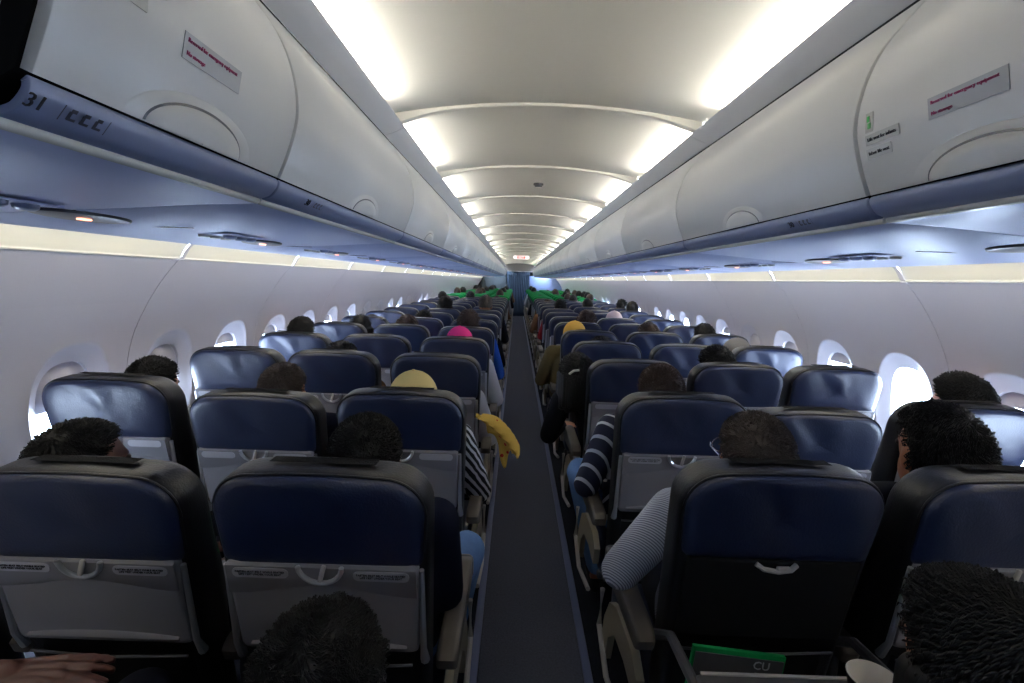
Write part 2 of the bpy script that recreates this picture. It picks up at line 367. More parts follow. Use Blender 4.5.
def seat_icons(s, parent, y, num):
    # row number and seat pictograms printed on the rail
    xa, za = 0.5655, 1.6595
    q = (0.5725 - 0.5645, 1.652 - 1.668)
    up_ = Vector((s * (RAIL[5][0] - RAIL[13][0]), 0, RAIL[5][1] - RAIL[13][1])).normalized()
    xdir = (0, 1, 0) if s < 0 else (0, -1, 0)
    n_ = Vector(xdir).cross(up_)
    mid = Vector((s * RAIL[9][0], y, RAIL[9][1])) + n_ * 0.0035
    text(num, 0.022, M['ink'], parent, 'row_number', M4=basis(mid, xdir, up_))
    bb = MB()
    X = Vector(xdir)
    for k in range(3):
        c = mid + X * (0.040 + 0.016 * k)
        def quad(w0, h0, dx, dy):
            p = c + X * dx + up_ * dy; return [p - X * w0 - up_ * h0, p + X * w0 - up_ * h0, p + X * w0 + up_ * h0, p - X * w0 + up_ * h0]
        bb.add(quad(0.0035, 0.0022, 0, 0.005), [(0, 1, 2, 3)]); bb.add(quad(0.0022, 0.005, -0.003, -0.001), [(0, 1, 2, 3)]); bb.add(quad(0.005, 0.0015, 0.001, -0.005), [(0, 1, 2, 3)])
    c0 = mid + X * 0.028
    for dx, w0, h0 in ((0.0, 0.0006, 0.009), (0.056, 0.0006, 0.009)):
        p = c0 + X * dx; bb.add([p - X * w0 - up_ * h0, p + X * w0 - up_ * h0, p + X * w0 + up_ * h0, p - X * w0 + up_ * h0], [(0, 1, 2, 3)])
    bb.build('seat_pictogram', M['psudark'], parent, smooth=False)
def sticker(s, parent, y, sv, wd, ht, m, lines, tm, size, align='LEFT'):
    x0, z0 = door_at(sv - ht / 2, 0.0015); x1, z1 = door_at(sv + ht / 2, 0.0015)
    up_ = Vector((s * (x1 - x0), 0, z1 - z0)).normalized(); xdir = Vector((0, 1, 0)) if s < 0 else Vector((0, -1, 0))
    n_ = xdir.cross(up_); mid = Vector((s * (x0 + x1) / 2, y, (z0 + z1) / 2))
    B = basis(mid, xdir, up_)
    q = MB(); q.box((0, 0, 0), (wd, ht, 0.001)); o = q.build('sticker', m, parent, smooth=False); o.matrix_local = B
    for k, t in enumerate(lines):
        text(t, size, tm, o, 'lettering', align, Matrix.Translation((-wd / 2 + 0.006, ht / 2 - ht / len(lines) * (k + 0.5), 0.0012)))
    return o, B
ends = [(-1.149, 0.452), (0.452, 0.985)]
for s in (-1, 1):
    side = 'left-side' if s < 0 else 'right-side'
    long_ = Proto(make_bin(s, FR, 0)); short = make_bin(s, 0.985 - 0.488, 0); near = make_bin(s, 1.3, 0)
    near.location = (0, 0.458 - 1.3, 0); tag(near, 'white curved overhead bin at the rear, cut off by frame edge, %s' % side, 'overhead bin', 'overhead bins')
    short.location = (0, 0.488, 0); tag(short, 'short white overhead bin with a grey red-lettered sticker, %s row' % side, 'overhead bin', 'overhead bins')
    yy = 0.26 if s < 0 else 0.30
    sticker(s, short, 0.238 if s < 0 else 0.264, 0.108, 0.128, 0.032, M['stickerg'], ['Reserved for emergency equipment', 'No stowage'], M['redink'], 0.0076)
    if s > 0:
        o, B = sticker(s, short, 0.458, 0.128, 0.018, 0.034, M['sticker'], [''], M['ink'], 0.01)
        q = MB(); q.box((-0.002, 0.006, 0.001), (0.006, 0.010, 0.0008)).box((0.001, -0.006, 0.001), (0.007, 0.010, 0.0008)); q.build('green_figure', M['greenpaper'], o)
        sticker(s, short, 0.428, 0.098, 0.080, 0.018, M['sticker'], ['Life vest for infants'], M['ink'], 0.0088)
        sticker(s, short, 0.440, 0.074, 0.060, 0.018, M['sticker'], ['Infant life vest'], M['ink'], 0.0088)
    else:
        sticker(s, short, 0.10, 0.150, 0.080, 0.020, M['sticker'], ['Life vest for infants'], M['ink'], 0.010)
        sticker(s, short, 0.07, 0.122, 0.080, 0.020, M['sticker'], ['Infant life vest'], M['ink'], 0.010)
    if s < 0: seat_icons(s, short, 0.010, '31')
    for k in range(NMOD):
        y = YM0 + k * FR
        if y + FR > Y_END + 0.4: break
        o = long_.put((0, y, 0), 'white curved overhead bin in the %s row, %s full-length bin ahead' % (side, ORD[k + 1]), 'overhead bin', 'overhead bins')
    seat_icons(s, long_.root, 0.14 if s < 0 else 0.27, '30')
# ------------------------------------------------------------------ passenger service units
def make_psu(s, full=True):
    r = empty('passenger_service_unit')
    def pz(x): 
        return 1.6245 - (x - 0.72) * 0.0675 if x > .72 else 1.6245
    T = Matrix.Rotation(0, 3, 'X')
    # lens shaped dark sign panel
    q = MB(); rings = []
    for zz, k in ((0.001, 1.0), (-0.006, 0.96), (-0.008, 0.8)):
        ring = []
        for i in range(32):
            t = 2 * math.pi * i / 32; yy = 0.125 * math.cos(t) * k; xx = 0.046 * math.sin(t) * abs(math.sin(t)) ** 0.3 * k
            ring.append((s * (1.0 + xx), yy, pz(1.0 + xx) + zz))
        rings.append(ring)
    q.loft(rings, cap0=False); sp = q.build('sign_panel', M['psudark'], r)
    q = MB(); q.box((s * 1.0, 0.03 * -s * 0 - 0.0, pz(1.0) - 0.0095), (0.012, 0.026, 0.003), 0.001); q.build('lit_sign', M['signlit'], sp)
    if full:
        for k in range(3):
            q = MB(); yy = -0.17 - 0.055 * k; xx = 0.955
            q.tube([(s * xx, yy, pz(xx)), (s * xx, yy, pz(xx) - 0.012), (s * xx, yy, pz(xx) - 0.016)], [0.020, 0.018, 0.012], 14); q.build('air_vent', M['rail'], r)
            q = MB(); xx = 1.02; q.tube([(s * xx, yy - 0.02, pz(xx)), (s * xx, yy - 0.02, pz(xx) - 0.008), (s * xx, yy - 0.02, pz(xx) - 0.004)], [0.016, 0.014, 0.010], 14); q.build('reading_light', M['silver'], r)
        q = MB(); q.box((s * 0.985, -0.235, pz(0.985) - 0.0015), (0.125, 0.21, 0.003), 0.001); q.build('control_panel', M['psu'], r)
        q = MB(); q.box((s * 1.0, 0.36 - .13, pz(1.0) - 0.001), (0.16, 0.005, 0.002)); q.build('panel_joint', M['psudark'], r, smooth=False)
    return r
for s in (-1, 1):
    side = 'left-side' if s < 0 else 'right-side'
    pf = Proto(make_psu(s))
    for k in range(-1, NROW - 1):
        y = 1.05 + k * PITCH + (0.03 if s > 0 else 0)
        if y > Y_END - .3: break
        pf.put((0, y, 0), 'lens-shaped dark sign panel with vents above %s seats, %s one' % (side, ORD[k + 2]), 'overhead panel', 'overhead service panels', skip=('panel_joint',) if k > 8 else ())
# ------------------------------------------------------------------ side coves and walls
COVE = catmull([(1.20, 1.642), (1.33, 1.652), (1.43, 1.642), (1.495, 1.604), (1.525, 1.560), (1.531, 1.550)], 4) + [(1.529, 1.546), (1.533, 1.541), (1.542, 1.541)]
WALLP = catmull([(1.540, 1.543), (1.600, 1.475), (1.668, 1.38), (1.726, 1.28), (1.768, 1.18), (1.795, 1.06), (1.806, 0.93), (1.80, 0.78), (1.775, 0.62), (1.725, 0.40), (1.665, 0.20), (1.62, -0.01)], 4)
def wall_x(z):
    for i in range(1, len(WALLP)):
        if WALLP[i][1] <= z:
            a, c = WALLP[i - 1], WALLP[i]; t = (z - a[1]) / (c[1] - a[1]); return a[0] + t * (c[0] - a[0])
    return WALLP[-1][0]
WZ = 0.968; WY = FR / 4
def superell(a, bb, t, p=2.7):
    ct, st = math.cos(t), math.sin(t); return a * math.copysign(abs(ct) ** (2 / p), ct), bb * math.copysign(abs(st) ** (2 / p), st)
def wall_panel(s):
    q = MB(); z_hi, z_lo = 1.36, 0.66; N = 56; hw = FR / 4
    for wy in (WY, 3 * WY):
        rings = []
        angs = [2 * math.pi * k / N for k in range(N)]
        # window funnel: (half y, half z, outward offset)
        for a, bb, off, p in ((0.118, 0.166, 0.060, 2.7), (0.119, 0.167, 0.030, 2.7), (0.126, 0.176, 0.026, 2.7), (0.158, 0.214, 0.010, 2.5), (0.172, 0.232, 0.002, 2.4), (0.178, 0.239, -0.004, 2.4), (0.186, 0.248, -0.003, 2.4), (0.202, 0.266, 0.0, 2.4)):
            ring = []
            for t in angs:
                yy, zz = superell(a, bb, t, p); z = WZ + zz; ring.append((s * (wall_x(z) + off), wy + yy, z))
            rings.append(ring)
        ring = []
        for yy, zz in [superell(1, 1, t, 2.4) for t in angs]:
            k = min((hw - 0.0) / max(abs(yy), 1e-6), ((z_hi - WZ) if zz > 0 else (WZ - z_lo)) / max(abs(zz), 1e-6)); 
            z = WZ + zz * k; y = wy + yy * k; ring.append((y, z))
        # snap four corners
        for cyy, cz in ((wy + hw, z_hi), (wy - hw, z_hi), (wy + hw, z_lo), (wy - hw, z_lo)):
            j = min(range(N), key=lambda i: (ring[i][0] - cyy) ** 2 + (ring[i][1] - cz) ** 2); ring[j] = (cyy, cz)
        inter = []
        base = rings[-1]
        for f in (0.35, 0.7, 1.0):
            rr_ = []
            for (x, y, z), (yo, zo) in zip(base, ring):
                y2 = y + (yo - y) * f; z2 = z + (zo - z) * f; rr_.append((s * wall_x(z2), y2, z2))
            inter.append(rr_)
        q.loft(rings + inter, cap0=False, cap1=False)
    zs = [z for x, z in WALLP]
    up_ = [1.543, 1.52, 1.49, 1.46, 1.43, 1.395, 1.36]; dn = [0.66, 0.60, 0.52, 0.4, 0.3, 0.2, 0.1, 0.0]
    for zl in (up_, dn):
        q.loft([[(s * wall_x(z), y, z) for z in zl] for y in [FR * k / 6 for k in range(7)]], closed=False)
    # turned edges at the joints
    zz = [1.543 - 0.045 * k for k in range(34)]
    for y, dy in ((0, 0.0), (FR, 0.0)):
        q.loft([[(s * wall_x(z), y, z) for z in zz], [(s * (wall_x(z) + 0.02), y + dy, z) for z in zz]], closed=False)
    me = q.mesh('wall', M['wall']); me.set_sharp_from_angle(angle=math.radians(50)); return me
def win_meshes(s):
    out = {}
    def plate(a, bb, x_off, th_, zlo=-1.0, zhi=1.0):
        q = MB(); N = 44; pts = []
        for k in range(N):
            yy, zz = superell(a, bb, 2 * math.pi * k / N); zz = max(zlo * bb, min(zhi * bb, zz)); pts.append((yy, zz))
        xr = wall_x(WZ); sl = (wall_x(WZ + 0.15) - wall_x(WZ - 0.15)) / 0.3
        q.loft([[(s * (xr + x_off + d + sl * zz), yy, zz) for yy, zz in pts] for d in (0, th_)]); return q
    out['pane'] = plate(0.114, 0.160, 0.066, 0.003).mesh('pane', M['glass'], False)
    for nm, zlo in (('shade_full', -1.0), ('shade_mid', -0.08), ('shade_low', -0.62), ('shade_high', 0.62)):
        out[nm] = plate(0.1195, 0.1675, 0.036, 0.004, zlo=zlo).mesh(nm, M['shade'])
    q = MB(); q.box((s * (wall_x(WZ) + 0.045), 0, 0), (0.006, 0.10, 0.008), 0.002); out['pull'] = q.mesh('shade_handle', M['wallrim'])
    return out
wn = 0
YW = 2.14
shade_left = {1: 'shade_mid', 2: 'shade_low', 3: 'shade_low', 4: 'shade_high', 5: 'shade_high'}
rnd = random.Random(3)
for s in (-1, 1):
    nm = 'wall_left' if s < 0 else 'wall_right'
    pm = wall_panel(s); wm = win_meshes(s)
    tubeme = None; jb = None
    for k in range(-4, 18):
        y = YW + k * FR
        if y > Y_END - .2: break
        o = bpy.data.objects.new(nm, pm); C.objects.link(o); o.location = (0, y + 0.0015, 0); o.scale = (1, (FR - 0.003) / FR, 1); tag(o, kind='structure')
        for h in (0, 1):
            wn += 1; idx = (k + 4) * 2 + h
            r = empty('window_%d' % wn, (0, y + WY * (1 + 2 * h), WZ)); tag(r, kind='structure')
            p = bpy.data.objects.new('window_pane', wm['pane']); C.objects.link(p); p.parent = r
            # windows counted from the one beside the second row
            yy = y + WY * (1 + 2 * h)
            if yy < 1.2 or yy > Y_END - 0.25: sh = 'shade_full'  # closed shades added on windows out of view to cut their daylight
            elif s < 0: sh = 'shade_mid' if yy < 2.6 else ('shade_high' if yy < 4.2 else rnd.choice(['shade_high', 'shade_high', 'shade_mid', 'shade_mid']))
            else: sh = None if 2.2 < yy < 2.6 else ('shade_high' if yy < 3.8 else rnd.choice(['shade_high', None, 'shade_mid', None]))
            if sh:
                p = bpy.data.objects.new('window_shade', wm[sh]); C.objects.link(p); p.parent = r
        if jb is None:
            b = MB(); zz = sorted(set([z for x, z in WALLP if z > 0] + [1.543 - 0.0225 * q for q in range(69)]), reverse=True)  # dark backing strip added behind each wall joint to block outside light
            b.loft([[(s * (wall_x(z) + o_), dy, z) for z in zz] for dy, o_ in ((-0.034, 0.0004), (-0.03, 0.005), (0.03, 0.005), (0.034, 0.0004))], closed=False); jb = b.mesh('trim_7', M['gap'])
        o = bpy.data.objects.new('trim_7', jb); C.objects.link(o); o.location = (0, y, 0); tag(o, kind='structure')
        # cove per module
        if -3 <= k:
            b = MB(); ya, yb = y + 0.0015, min(y + FR - 0.0015, Y_END)
            b.loft([[(s * x, yy, z) for x, z in COVE] for yy in (ya, ya + .01, (ya + yb) / 2, yb - .01, yb)], closed=False)
            o = b.build('trim_5', M['cream'], sharp=60); tag(o, kind='structure')
            b = MB(); b.loft([[(s * (x - 0.006 * math.sin(math.pi * i / (len(COVE) - 1))), y + dy, z - 0.005) for i, (x, z) in enumerate(COVE)] for dy in (-0.013 , -0.008, 0.008, 0.013)], closed=False)
            b.build('joint_bracket', M['wall'], o)
            r = empty('cove_light', (s * 1.292, y + FR / 2, 1.626)); tag(r, 'warm strip lamp hidden behind bins over %s windows, %s panel along' % ('left-side' if s < 0 else 'right-side', ORD[k + 4]), 'light', 'side cove lamps')
            b = MB(); b.tube([(0, -FR / 2 + 0.03, 0), (0, FR / 2 - 0.03, 0)], 0.008, 8)
            if tubeme is None: tubeme = b.mesh('tube', M['cove_tube'])
            o = bpy.data.objects.new('tube', tubeme); C.objects.link(o); o.parent = r
    b = MB(); b.loft([[(s * x, y, z) for x, z in ((1.252, 1.602), (1.262, 1.622), (1.262, 1.646))] for y in (-1.2, Y_END)], closed=False); tag(b.build('trim_6', M['psu']), kind='structure')
for s in (-1, 1):
    for k in range(-2, 16):
        for h in (0, 1):
            pd = bpy.data.lights.new('window_portal', 'AREA'); pd.shape = 'RECTANGLE'; pd.size = 0.23; pd.size_y = 0.33; pd.cycles.is_portal = True
            po = bpy.data.objects.new('window_portal', pd); C.objects.link(po); po.location = (s * (wall_x(WZ) + 0.09), YW + k * FR + WY * (1 + 2 * h), WZ); po.rotation_euler = (math.pi / 2, 0, s * math.pi / 2)
# ------------------------------------------------------------------ end of cabin and behind the camera
b = MB(); b.box((0, Y_BACK, 1.1), (3.8, 0.05, 2.4)); tag(b.build('wall_back', M['galley'], smooth=False), kind='structure')
b = MB()
b.box((0, Y_END + 1.2, 1.1), (4.4, 0.05, 2.6)).box((0, Y_END + 0.6, 2.30), (4.4, 1.3, 0.05)).box((-2.1, Y_END + 0.55, 1.1), (0.05, 1.4, 2.6)).box((2.1, Y_END + 0.55, 1.1), (0.05, 1.4, 2.6))
for sx in (-1, 1): b.box((sx * 1.8, Y_END + 0.1, 2.0), (0.95, 0.04, 0.84)).box((sx * 2.05, Y_END + 0.1, 0.8), (0.44, 0.04, 1.6)).box((sx * 1.98, Y_END + 0.1, 1.42), (0.50, 0.04, 0.30)); tag(b.build('wall_front', M['galley'], smooth=False), kind='structure')  # unseen plates added outside the walls to keep daylight out of the galley
b = MB(); b.box((0, Y_END + 0.03, 2.03), (1.30, 0.06, 0.40)).box((0.95, Y_END + 0.03, 1.97), (0.8, 0.05, 0.65))
tag(b.build('partition', M['arm'], smooth=False), kind='structure')
b = MB(); b.box((1.08, Y_END - 0.02, 0.83), (1.36, 0.05, 1.66), 0.02); tag(b.build('bulkhead', M['bulk']), 'pale blue partition wall at the far end beside the curtain', 'partition')
b = MB(); b.box((-1.5, Y_END - 0.02, 0.83), (0.12, 0.05, 1.66), 0.02); b.box((-1.05, Y_END + 0.9, 0.85), (1.0, 0.6, 1.7), 0.02)
for k in range(3):
    for j in range(2): b.box((-1.3 + 0.33 * k, Y_END + 0.59, 0.5 + 0.6 * j), (0.28, 0.03, 0.5), 0.01)
tag(b.build('galley_unit', M['galley']), 'dark galley cabinet beyond the last row beside the curtain', 'galley')
b = MB(); rings = []
for i in range(12):
    z = 0.03 + 1.80 * i / 11; e = i / 11; xl = -0.30 - 0.22 * e ** 0.6; xr = 0.22 + 0.20 * e ** 0.6
    rings.append([(xl + (xr - xl) * j / 72, Y_END - 0.12 + 0.03 * math.sin(j * 2 * math.pi / 6), z) for j in range(73)])
b.loft(rings, closed=False)
r = empty('curtain', (0, 0, 0)); tag(r, 'blue-grey pleated curtain closing the aisle at the far end', 'curtain')
o = b.build('drape', M['curtain'], r, sharp=80); sol = o.modifiers.new('s', 'SOLIDIFY'); sol.thickness = 0.006
b = MB(); b.tube([(-0.62, Y_END - 0.12, 1.85), (0.62, Y_END - 0.12, 1.85)], 0.012); b.build('curtain_rail', M['silver'], r)
# ------------------------------------------------------------------ seats
TILT = 0.20; ZT = 1.122
def back_y(z): return -0.10 + (1.11 - z) * TILT           # rear face of the seat back
def outline(hw_b, hw_t, z0, z1, rad, n=8, sag=0.0, zb=0.03):
    """closed front-view outline, counter-clockwise from bottom-left"""
    pts = []
    def arcp(cx, cz, r, a0, a1, n_):
        for k in range(n_ + 1):
            t = math.radians(a0 + (a1 - a0) * k / n_); pts.append((cx + r * math.cos(t), cz + r * math.sin(t)))
    arcp(hw_b - zb, z0 + zb, zb, -90, 0, 3)
    for k in range(1, 6): f = k / 6; pts.append((hw_b + (hw_t - hw_b) * f, z0 + zb + (z1 - rad - z0 - zb) * f))
    arcp(hw_t - rad, z1 - rad, rad, 0, 90, n)
    for k in range(1, 8): pts.append(((hw_t - rad) * (1 - 2 * k / 8), z1 + sag * math.sin(math.pi * k / 8)))
    arcp(-hw_t + rad, z1 - rad, rad, 90, 180, n)
    for k in range(1, 6): f = 1 - k / 6; pts.append((-(hw_b + (hw_t - hw_b) * f), z0 + zb + (z1 - rad - z0 - zb) * f))
    arcp(-hw_b + zb, z0 + zb, zb, 180, 270, 3)
    return pts
def pillow(pts, levels, cz, f3):
    """levels: (inset, depth). f3(x, z, depth) -> 3D"""
    hw = max(p[0] for p in pts); hh = max(abs(p[1] - cz) for p in pts); rings = []
    for ins, d in levels:
        rings.append([f3(x * (1 - ins / hw), cz + (z - cz) * (1 - ins / hh), d) for x, z in pts])
    return MB().loft(rings)
def wr(x, z, seed, amp):
    # leather creases that run diagonally from the upper corners
    v = noise.noise(Vector((x * 9 + z * 5 + seed, z * 3.0 - abs(x) * 4, seed))) + 0.5 * noise.noise(Vector((x * 22 + z * 9, z * 6, seed + 3)))
    return amp * v
def f3(seed=None, amp=0.0):
    def g(x, z, d):
        y = back_y(z) + d
        if amp: y += wr(x, z, seed, amp)
        return (x, y, z)
    return g
def make_seat(kind, seed, deployed=False, near=True):
    """kind: aisle_l, aisle_r, middle, window"""
    r = empty('airliner_seat')
    out = outline(0.205, 0.2225, 0.40, ZT, 0.085, sag=0.006)
    lv = [(0.10, 0.016), (0.05, 0.006), (0.018, 0.002), (0.006, 0.006), (0.001, 0.014), (0, 0.030), (0, 0.075), (0.004, 0.092), (0.016, 0.108), (0.05, 0.116), (0.12, 0.118)]
    def g(x, z, d):
        bul = 0.020 * math.exp(-((z - 0.78) / 0.12) ** 2) if d > 0.1 else 0
        crown = 0.0
        return (x, back_y(z) + d + bul, z + (0.004 * max(0, min(1, (d - 0.02) / 0.07)) if z > 1.0 else 0))
    pillow(out, lv, 0.78, g).build('backrest', M['leather'], r, sharp=60)
    # navy rear panel of upper back
    o2 = outline(0.209, 0.214, 0.908, ZT - 0.006, 0.082, sag=0.005, zb=0.022)
    hwm = 0.214
    q = MB(); rings = []
    for ins, d in ((0.0, 0.010), (0.002, -0.002), (0.010, -0.010), (0.03, -0.014), (0.06, -0.016), (0.09, -0.017), (0.12, -0.018), (0.15, -0.018), (0.18, -0.018), (0.203, -0.018)):
        k = 1 - ins / hwm; rings.append([])
        for x, z in o2:
            X, Z = x * k, 1.012 + (z - 1.012) * k; a = 0.010 * min(1, ins / 0.04)
            rings[-1].append((X, back_y(Z) + d + wr(X, Z, seed, a), Z))
    q.loft(list(reversed(rings)))
    bp = q.build('rear_panel', M['navy'], r, sharp=70)
    # piping seam
    q = MB(); q.tube([(x * 1.012, back_y(z) + 0.006, 1.012 + (z - 1.012) * 1.02) for x, z in o2 if z > 0.93][0:], 0.0028, 6); q.build('piping', M['leather'], bp)
    # shell below
    if deployed:
        q = MB(); q.box((0, back_y(0.80) - 0.004, 0.80), (0.385, 0.02, 0.23), 0.008, Matrix.Rotation(-math.atan(TILT) * -1, 3, 'X')); q.build('tray_recess', M['black'], r)
        q = MB(); q.tube([(-0.045, back_y(.902) - 0.018, 0.904), (-0.03, back_y(.9) - 0.024, 0.895), (0.0, back_y(.9) - 0.026, 0.891), (0.03, back_y(.9) - 0.024, 0.895), (0.045, back_y(.902) - 0.018, 0.904)], 0.006, 8); q.box((0.012, back_y(.9) - 0.026, 0.897), (0.03, 0.008, 0.014), 0.003); q.build('latch_recess', M['traycreamy'], r)
        tr = MB(); tr.box((0, -0.345, 0.722), (0.42, 0.30, 0.018), 0.008); t = tr.build('tray_table', M['armcap'], r)
        q = MB(); q.box((0, -0.198, 0.7325), (0.40, 0.008, 0.004), 0.0015); q.build('tray_edge', M['traycreamy'], t)
        for sx in (-1, 1):
            q = MB(); q.tube([(sx * 0.212, -0.25, 0.715), (sx * 0.212, -0.05, 0.70), (sx * 0.212, 0.06, 0.62)], [0.012, 0.012, 0.014], 8); q.build('tray_arm', M['armcap'], r)
    else:
        c = MB(); z0, z1 = 0.685, 0.922
        to = outline(0.195, 0.200, z0, z1, 0.012, n=3, zb=0.015)
        rings = []
        for ins, d in ((0, 0.012), (0.0, -0.010), (0.003, -0.0155), (0.012, -0.017)):
            rings.append([(x * (1 - ins / 0.2), back_y(z) + d, 0.80 + (z - 0.80) * (1 - ins / 0.12)) for x, z in to])
        c.loft(list(reversed(rings))); t = c.build('tray_table', M['greyplastic'], r, sharp=50)
        # swelling lower ridge and the upper band
        q = MB(); rings = []
        for j in range(21):
            x = -0.17 + 0.34 * j / 20; u = j / 20; hgt = 0.004 + 0.014 * math.sin(math.pi * u); zc = z0 + 0.018
            rings.append([(x, back_y(zc) - 0.0165, zc - 0.003), (x, back_y(zc) - 0.024, zc + 0.002), (x, back_y(zc) - 0.022, zc + hgt * .7), (x, back_y(zc) - 0.0165, zc + hgt)])
        q.loft(rings); q.build('finger_ridge', M['greyplastic'], t)
        q = MB(); rings = []
        for j in range(31):
            x = -0.197 + 0.394 * j / 30; lo = 0.868 + 0.012 * math.cos(abs(x) / 0.197 * math.pi) * 1.0 - 0.012
            if abs(x) < 0.055: lo = min(lo, 0.868)
            rings.append([(x, back_y(lo) - 0.0165, lo - 0.004), (x, back_y(lo) - 0.0215, lo + 0.002), (x, back_y(0.915) - 0.0215, 0.914), (x, back_y(0.92) - 0.016, 0.919)])
        q.loft(rings); q.build('upper_band', M['greyplastic'], t)
        if near:
            q = MB(); pts = [(0.045 * math.cos(math.radians(a)), 0, 0.918 + 0.040 * math.sin(math.radians(a))) for a in range(180, 361, 15)]
            q.tube([(x, back_y(z) - 0.024, z) for x, _, z in pts], 0.0055, 8); q.build('latch_recess', M['silver'], t)
            q = MB(); q.box((0.004, back_y(0.90) - 0.026, 0.903), (0.010, 0.008, 0.038), 0.003, Matrix.Rotation(0.25, 3, 'Y')); q.build('latch', M['traycreamy'], t)
            for sx in (-1, 1):
                q = MB(); oo = outline(0.058, 0.058, 0.886, 0.910, 0.011, n=4, zb=0.011)
                q.loft([[(sx * 0.125 + x, back_y(z) - e, z) for x, z in oo] for e in (0.021, 0.0235)]); pk = q.build('placard', M['label'], t)
                if near == 'text':
                    B = basis((sx * 0.125, back_y(0.898) - 0.0245, 0.898), (1, 0, 0), (0, -TILT, 1))
                    text('FASTEN SEAT BELT WHILE SEATED\nLIFE VEST UNDER YOUR SEAT', 0.0066, M['ink'], pk, M4=B)
        for sx in (-1, 1):
            q = MB(); q.tube([(sx * 0.205, back_y(0.90) - 0.004, 0.905), (sx * 0.206, back_y(0.72) - 0.01, 0.70), (sx * 0.206, back_y(0.66) + 0.0, 0.655)], [0.006, 0.007, 0.011], 8); q.build('tray_arm', M['silver'], r)
    # pocket
    q = MB(); rings = []
    for j in range(9):
        u = j / 8; z = 0.36 + 0.29 * u; bulge = 0.016 + 0.022 * math.sin(math.pi * min(1, u * 1.1)) * (1 - 0.3 * u)
        rings.append([(x, back_y(z) + (0.02 if abs(x) > .185 else -bulge * (1 - (x / 0.2) ** 4)), z) for x in [-0.19 + 0.38 * i / 12 for i in range(13)]])
    q.loft(rings, closed=False); pk = q.build('literature_pocket', M['black'], r, sharp=80); 
    q = MB(); q.tube([(-0.18, back_y(0.65) - 0.018, 0.652), (0, back_y(0.65) - 0.026, 0.648), (0.18, back_y(0.65) - 0.018, 0.652)], 0.0035, 6); q.build('pocket_rim', M['armcap'], pk)
    # cushion
    q = MB(); rings = []
    for y, zt, hw in ((0.10, 0.40, 0.20), (0.115, 0.44, 0.215), (0.15, 0.455, 0.222), (0.35, 0.46, 0.226), (0.50, 0.465, 0.226), (0.545, 0.45, 0.222), (0.56, 0.40, 0.215)):
        zb = 0.335; rr_ = min(0.03, (zt - zb) / 2.2); ring = []
        for cx, cz, a0 in ((hw - rr_, zt - rr_, 0), (-hw + rr_, zt - rr_, 90), (-hw + rr_, zb + rr_, 180), (hw - rr_, zb + rr_, 270)):
            for k in range(4): t_ = math.radians(a0 + 30 * k); ring.append((cx + rr_ * math.cos(t_), y, cz + rr_ * math.sin(t_)))
        rings.append(ring)
    q.loft(rings); q.build('seat_cushion', M['navy'], r)
    # frame and legs
    q = MB(); q.box((0, 0.18, 0.315), (0.44, 0.035, 0.035), 0.012).box((0, 0.48, 0.315), (0.44, 0.035, 0.035), 0.012).box((0, 0.33, 0.32), (0.40, 0.4, 0.02), 0.005); q.build('seat_frame', M['armcap'], r)
    for yy, dy in ((0.18, -0.06), (0.48, 0.03)):
        q = MB(); q.tube([(0, yy, 0.31), (0, yy + dy * .6, 0.12), (0, yy + dy, 0.012)], [0.016, 0.014, 0.018], 8); q.box((0, yy + dy, 0.008), (0.05, 0.08, 0.016), 0.005); q.build('leg', M['armcap'], r)
    # armrests
    xs = {'aisle_l': (0.25,), 'aisle_r': (-0.25,), 'middle': (-0.252, 0.252), 'window': ()}[kind]
    for ax in xs:
        aisle = kind.startswith('aisle'); wd = 0.050 if aisle else 0.044
        ao = []; y0, y1 = 0.02, 0.44; zt = 0.655
        prof = [(y0, zt - 0.05), (y0 - 0.01, zt - 0.02), (y0 + 0.01, zt - 0.004), (y0 + 0.06, zt), (y1 - 0.06, zt + 0.004), (y1 - 0.02, zt - 0.002), (y1, zt - 0.022), (y1 + 0.004, zt - 0.048), (y1 - 0.02, zt - 0.072), (y1 - 0.08, zt - 0.078), (y0 + 0.1, zt - 0.058)]
        q = MB(); rings = []
        cyy = sum(p[0] for p in prof) / len(prof); czz = sum(p[1] for p in prof) / len(prof)
        for dx, k in ((-wd / 2, 0.90), (-wd / 2 + 0.004, 0.98), (-wd / 2 + 0.012, 1.0), (wd / 2 - 0.012, 1.0), (wd / 2 - 0.004, 0.98), (wd / 2, 0.90)):
            rings.append([(ax + dx, p[0] if k == 1 else cyy + (p[0] - cyy) * (1 - (1 - k) * .3), czz + (p[1] - czz) * k) for p in prof])
        q.loft(rings); am = q.build('armrest', M['arm'], r, sharp=50)
        if aisle:
            q = MB(); q.box((ax, y1 - 0.015, zt - 0.04), (wd + 0.006, 0.045, 0.075), 0.018); q.build('armrest_cap', M['armcap'], am)
            # beige shroud panel under the aisle armrest
            q = MB(); sg = 1 if ax > 0 else -1
            pr = [(0.04, 0.50), (0.10, 0.535), (0.30, 0.52), (0.40, 0.47), (0.47, 0.37), (0.50, 0.27), (0.47, 0.22), (0.43, 0.24), (0.39, 0.35), (0.31, 0.42), (0.18, 0.44), (0.06, 0.43)]
            q.loft([[(ax + sg * e, y_, z_) for y_, z_ in pr] for e in (-0.012, 0.010)]); q.build('side_panel', M['beige'], r, sharp=40)
            q = MB(); q.tube([(ax + sg * 0.016, 0.10, 0.30), (ax + sg * 0.018, 0.35, 0.24), (ax + sg * 0.016, 0.52, 0.30), (ax + sg * 0.014, 0.50, 0.45)], 0.009, 8); q.build('side_rail', M['traycreamy'], r)
        else:
            q = MB(); q.box((ax, 0.10, 0.49), (0.022, 0.07, 0.26), 0.008); q.build('armrest_post', M['armcap'], r)
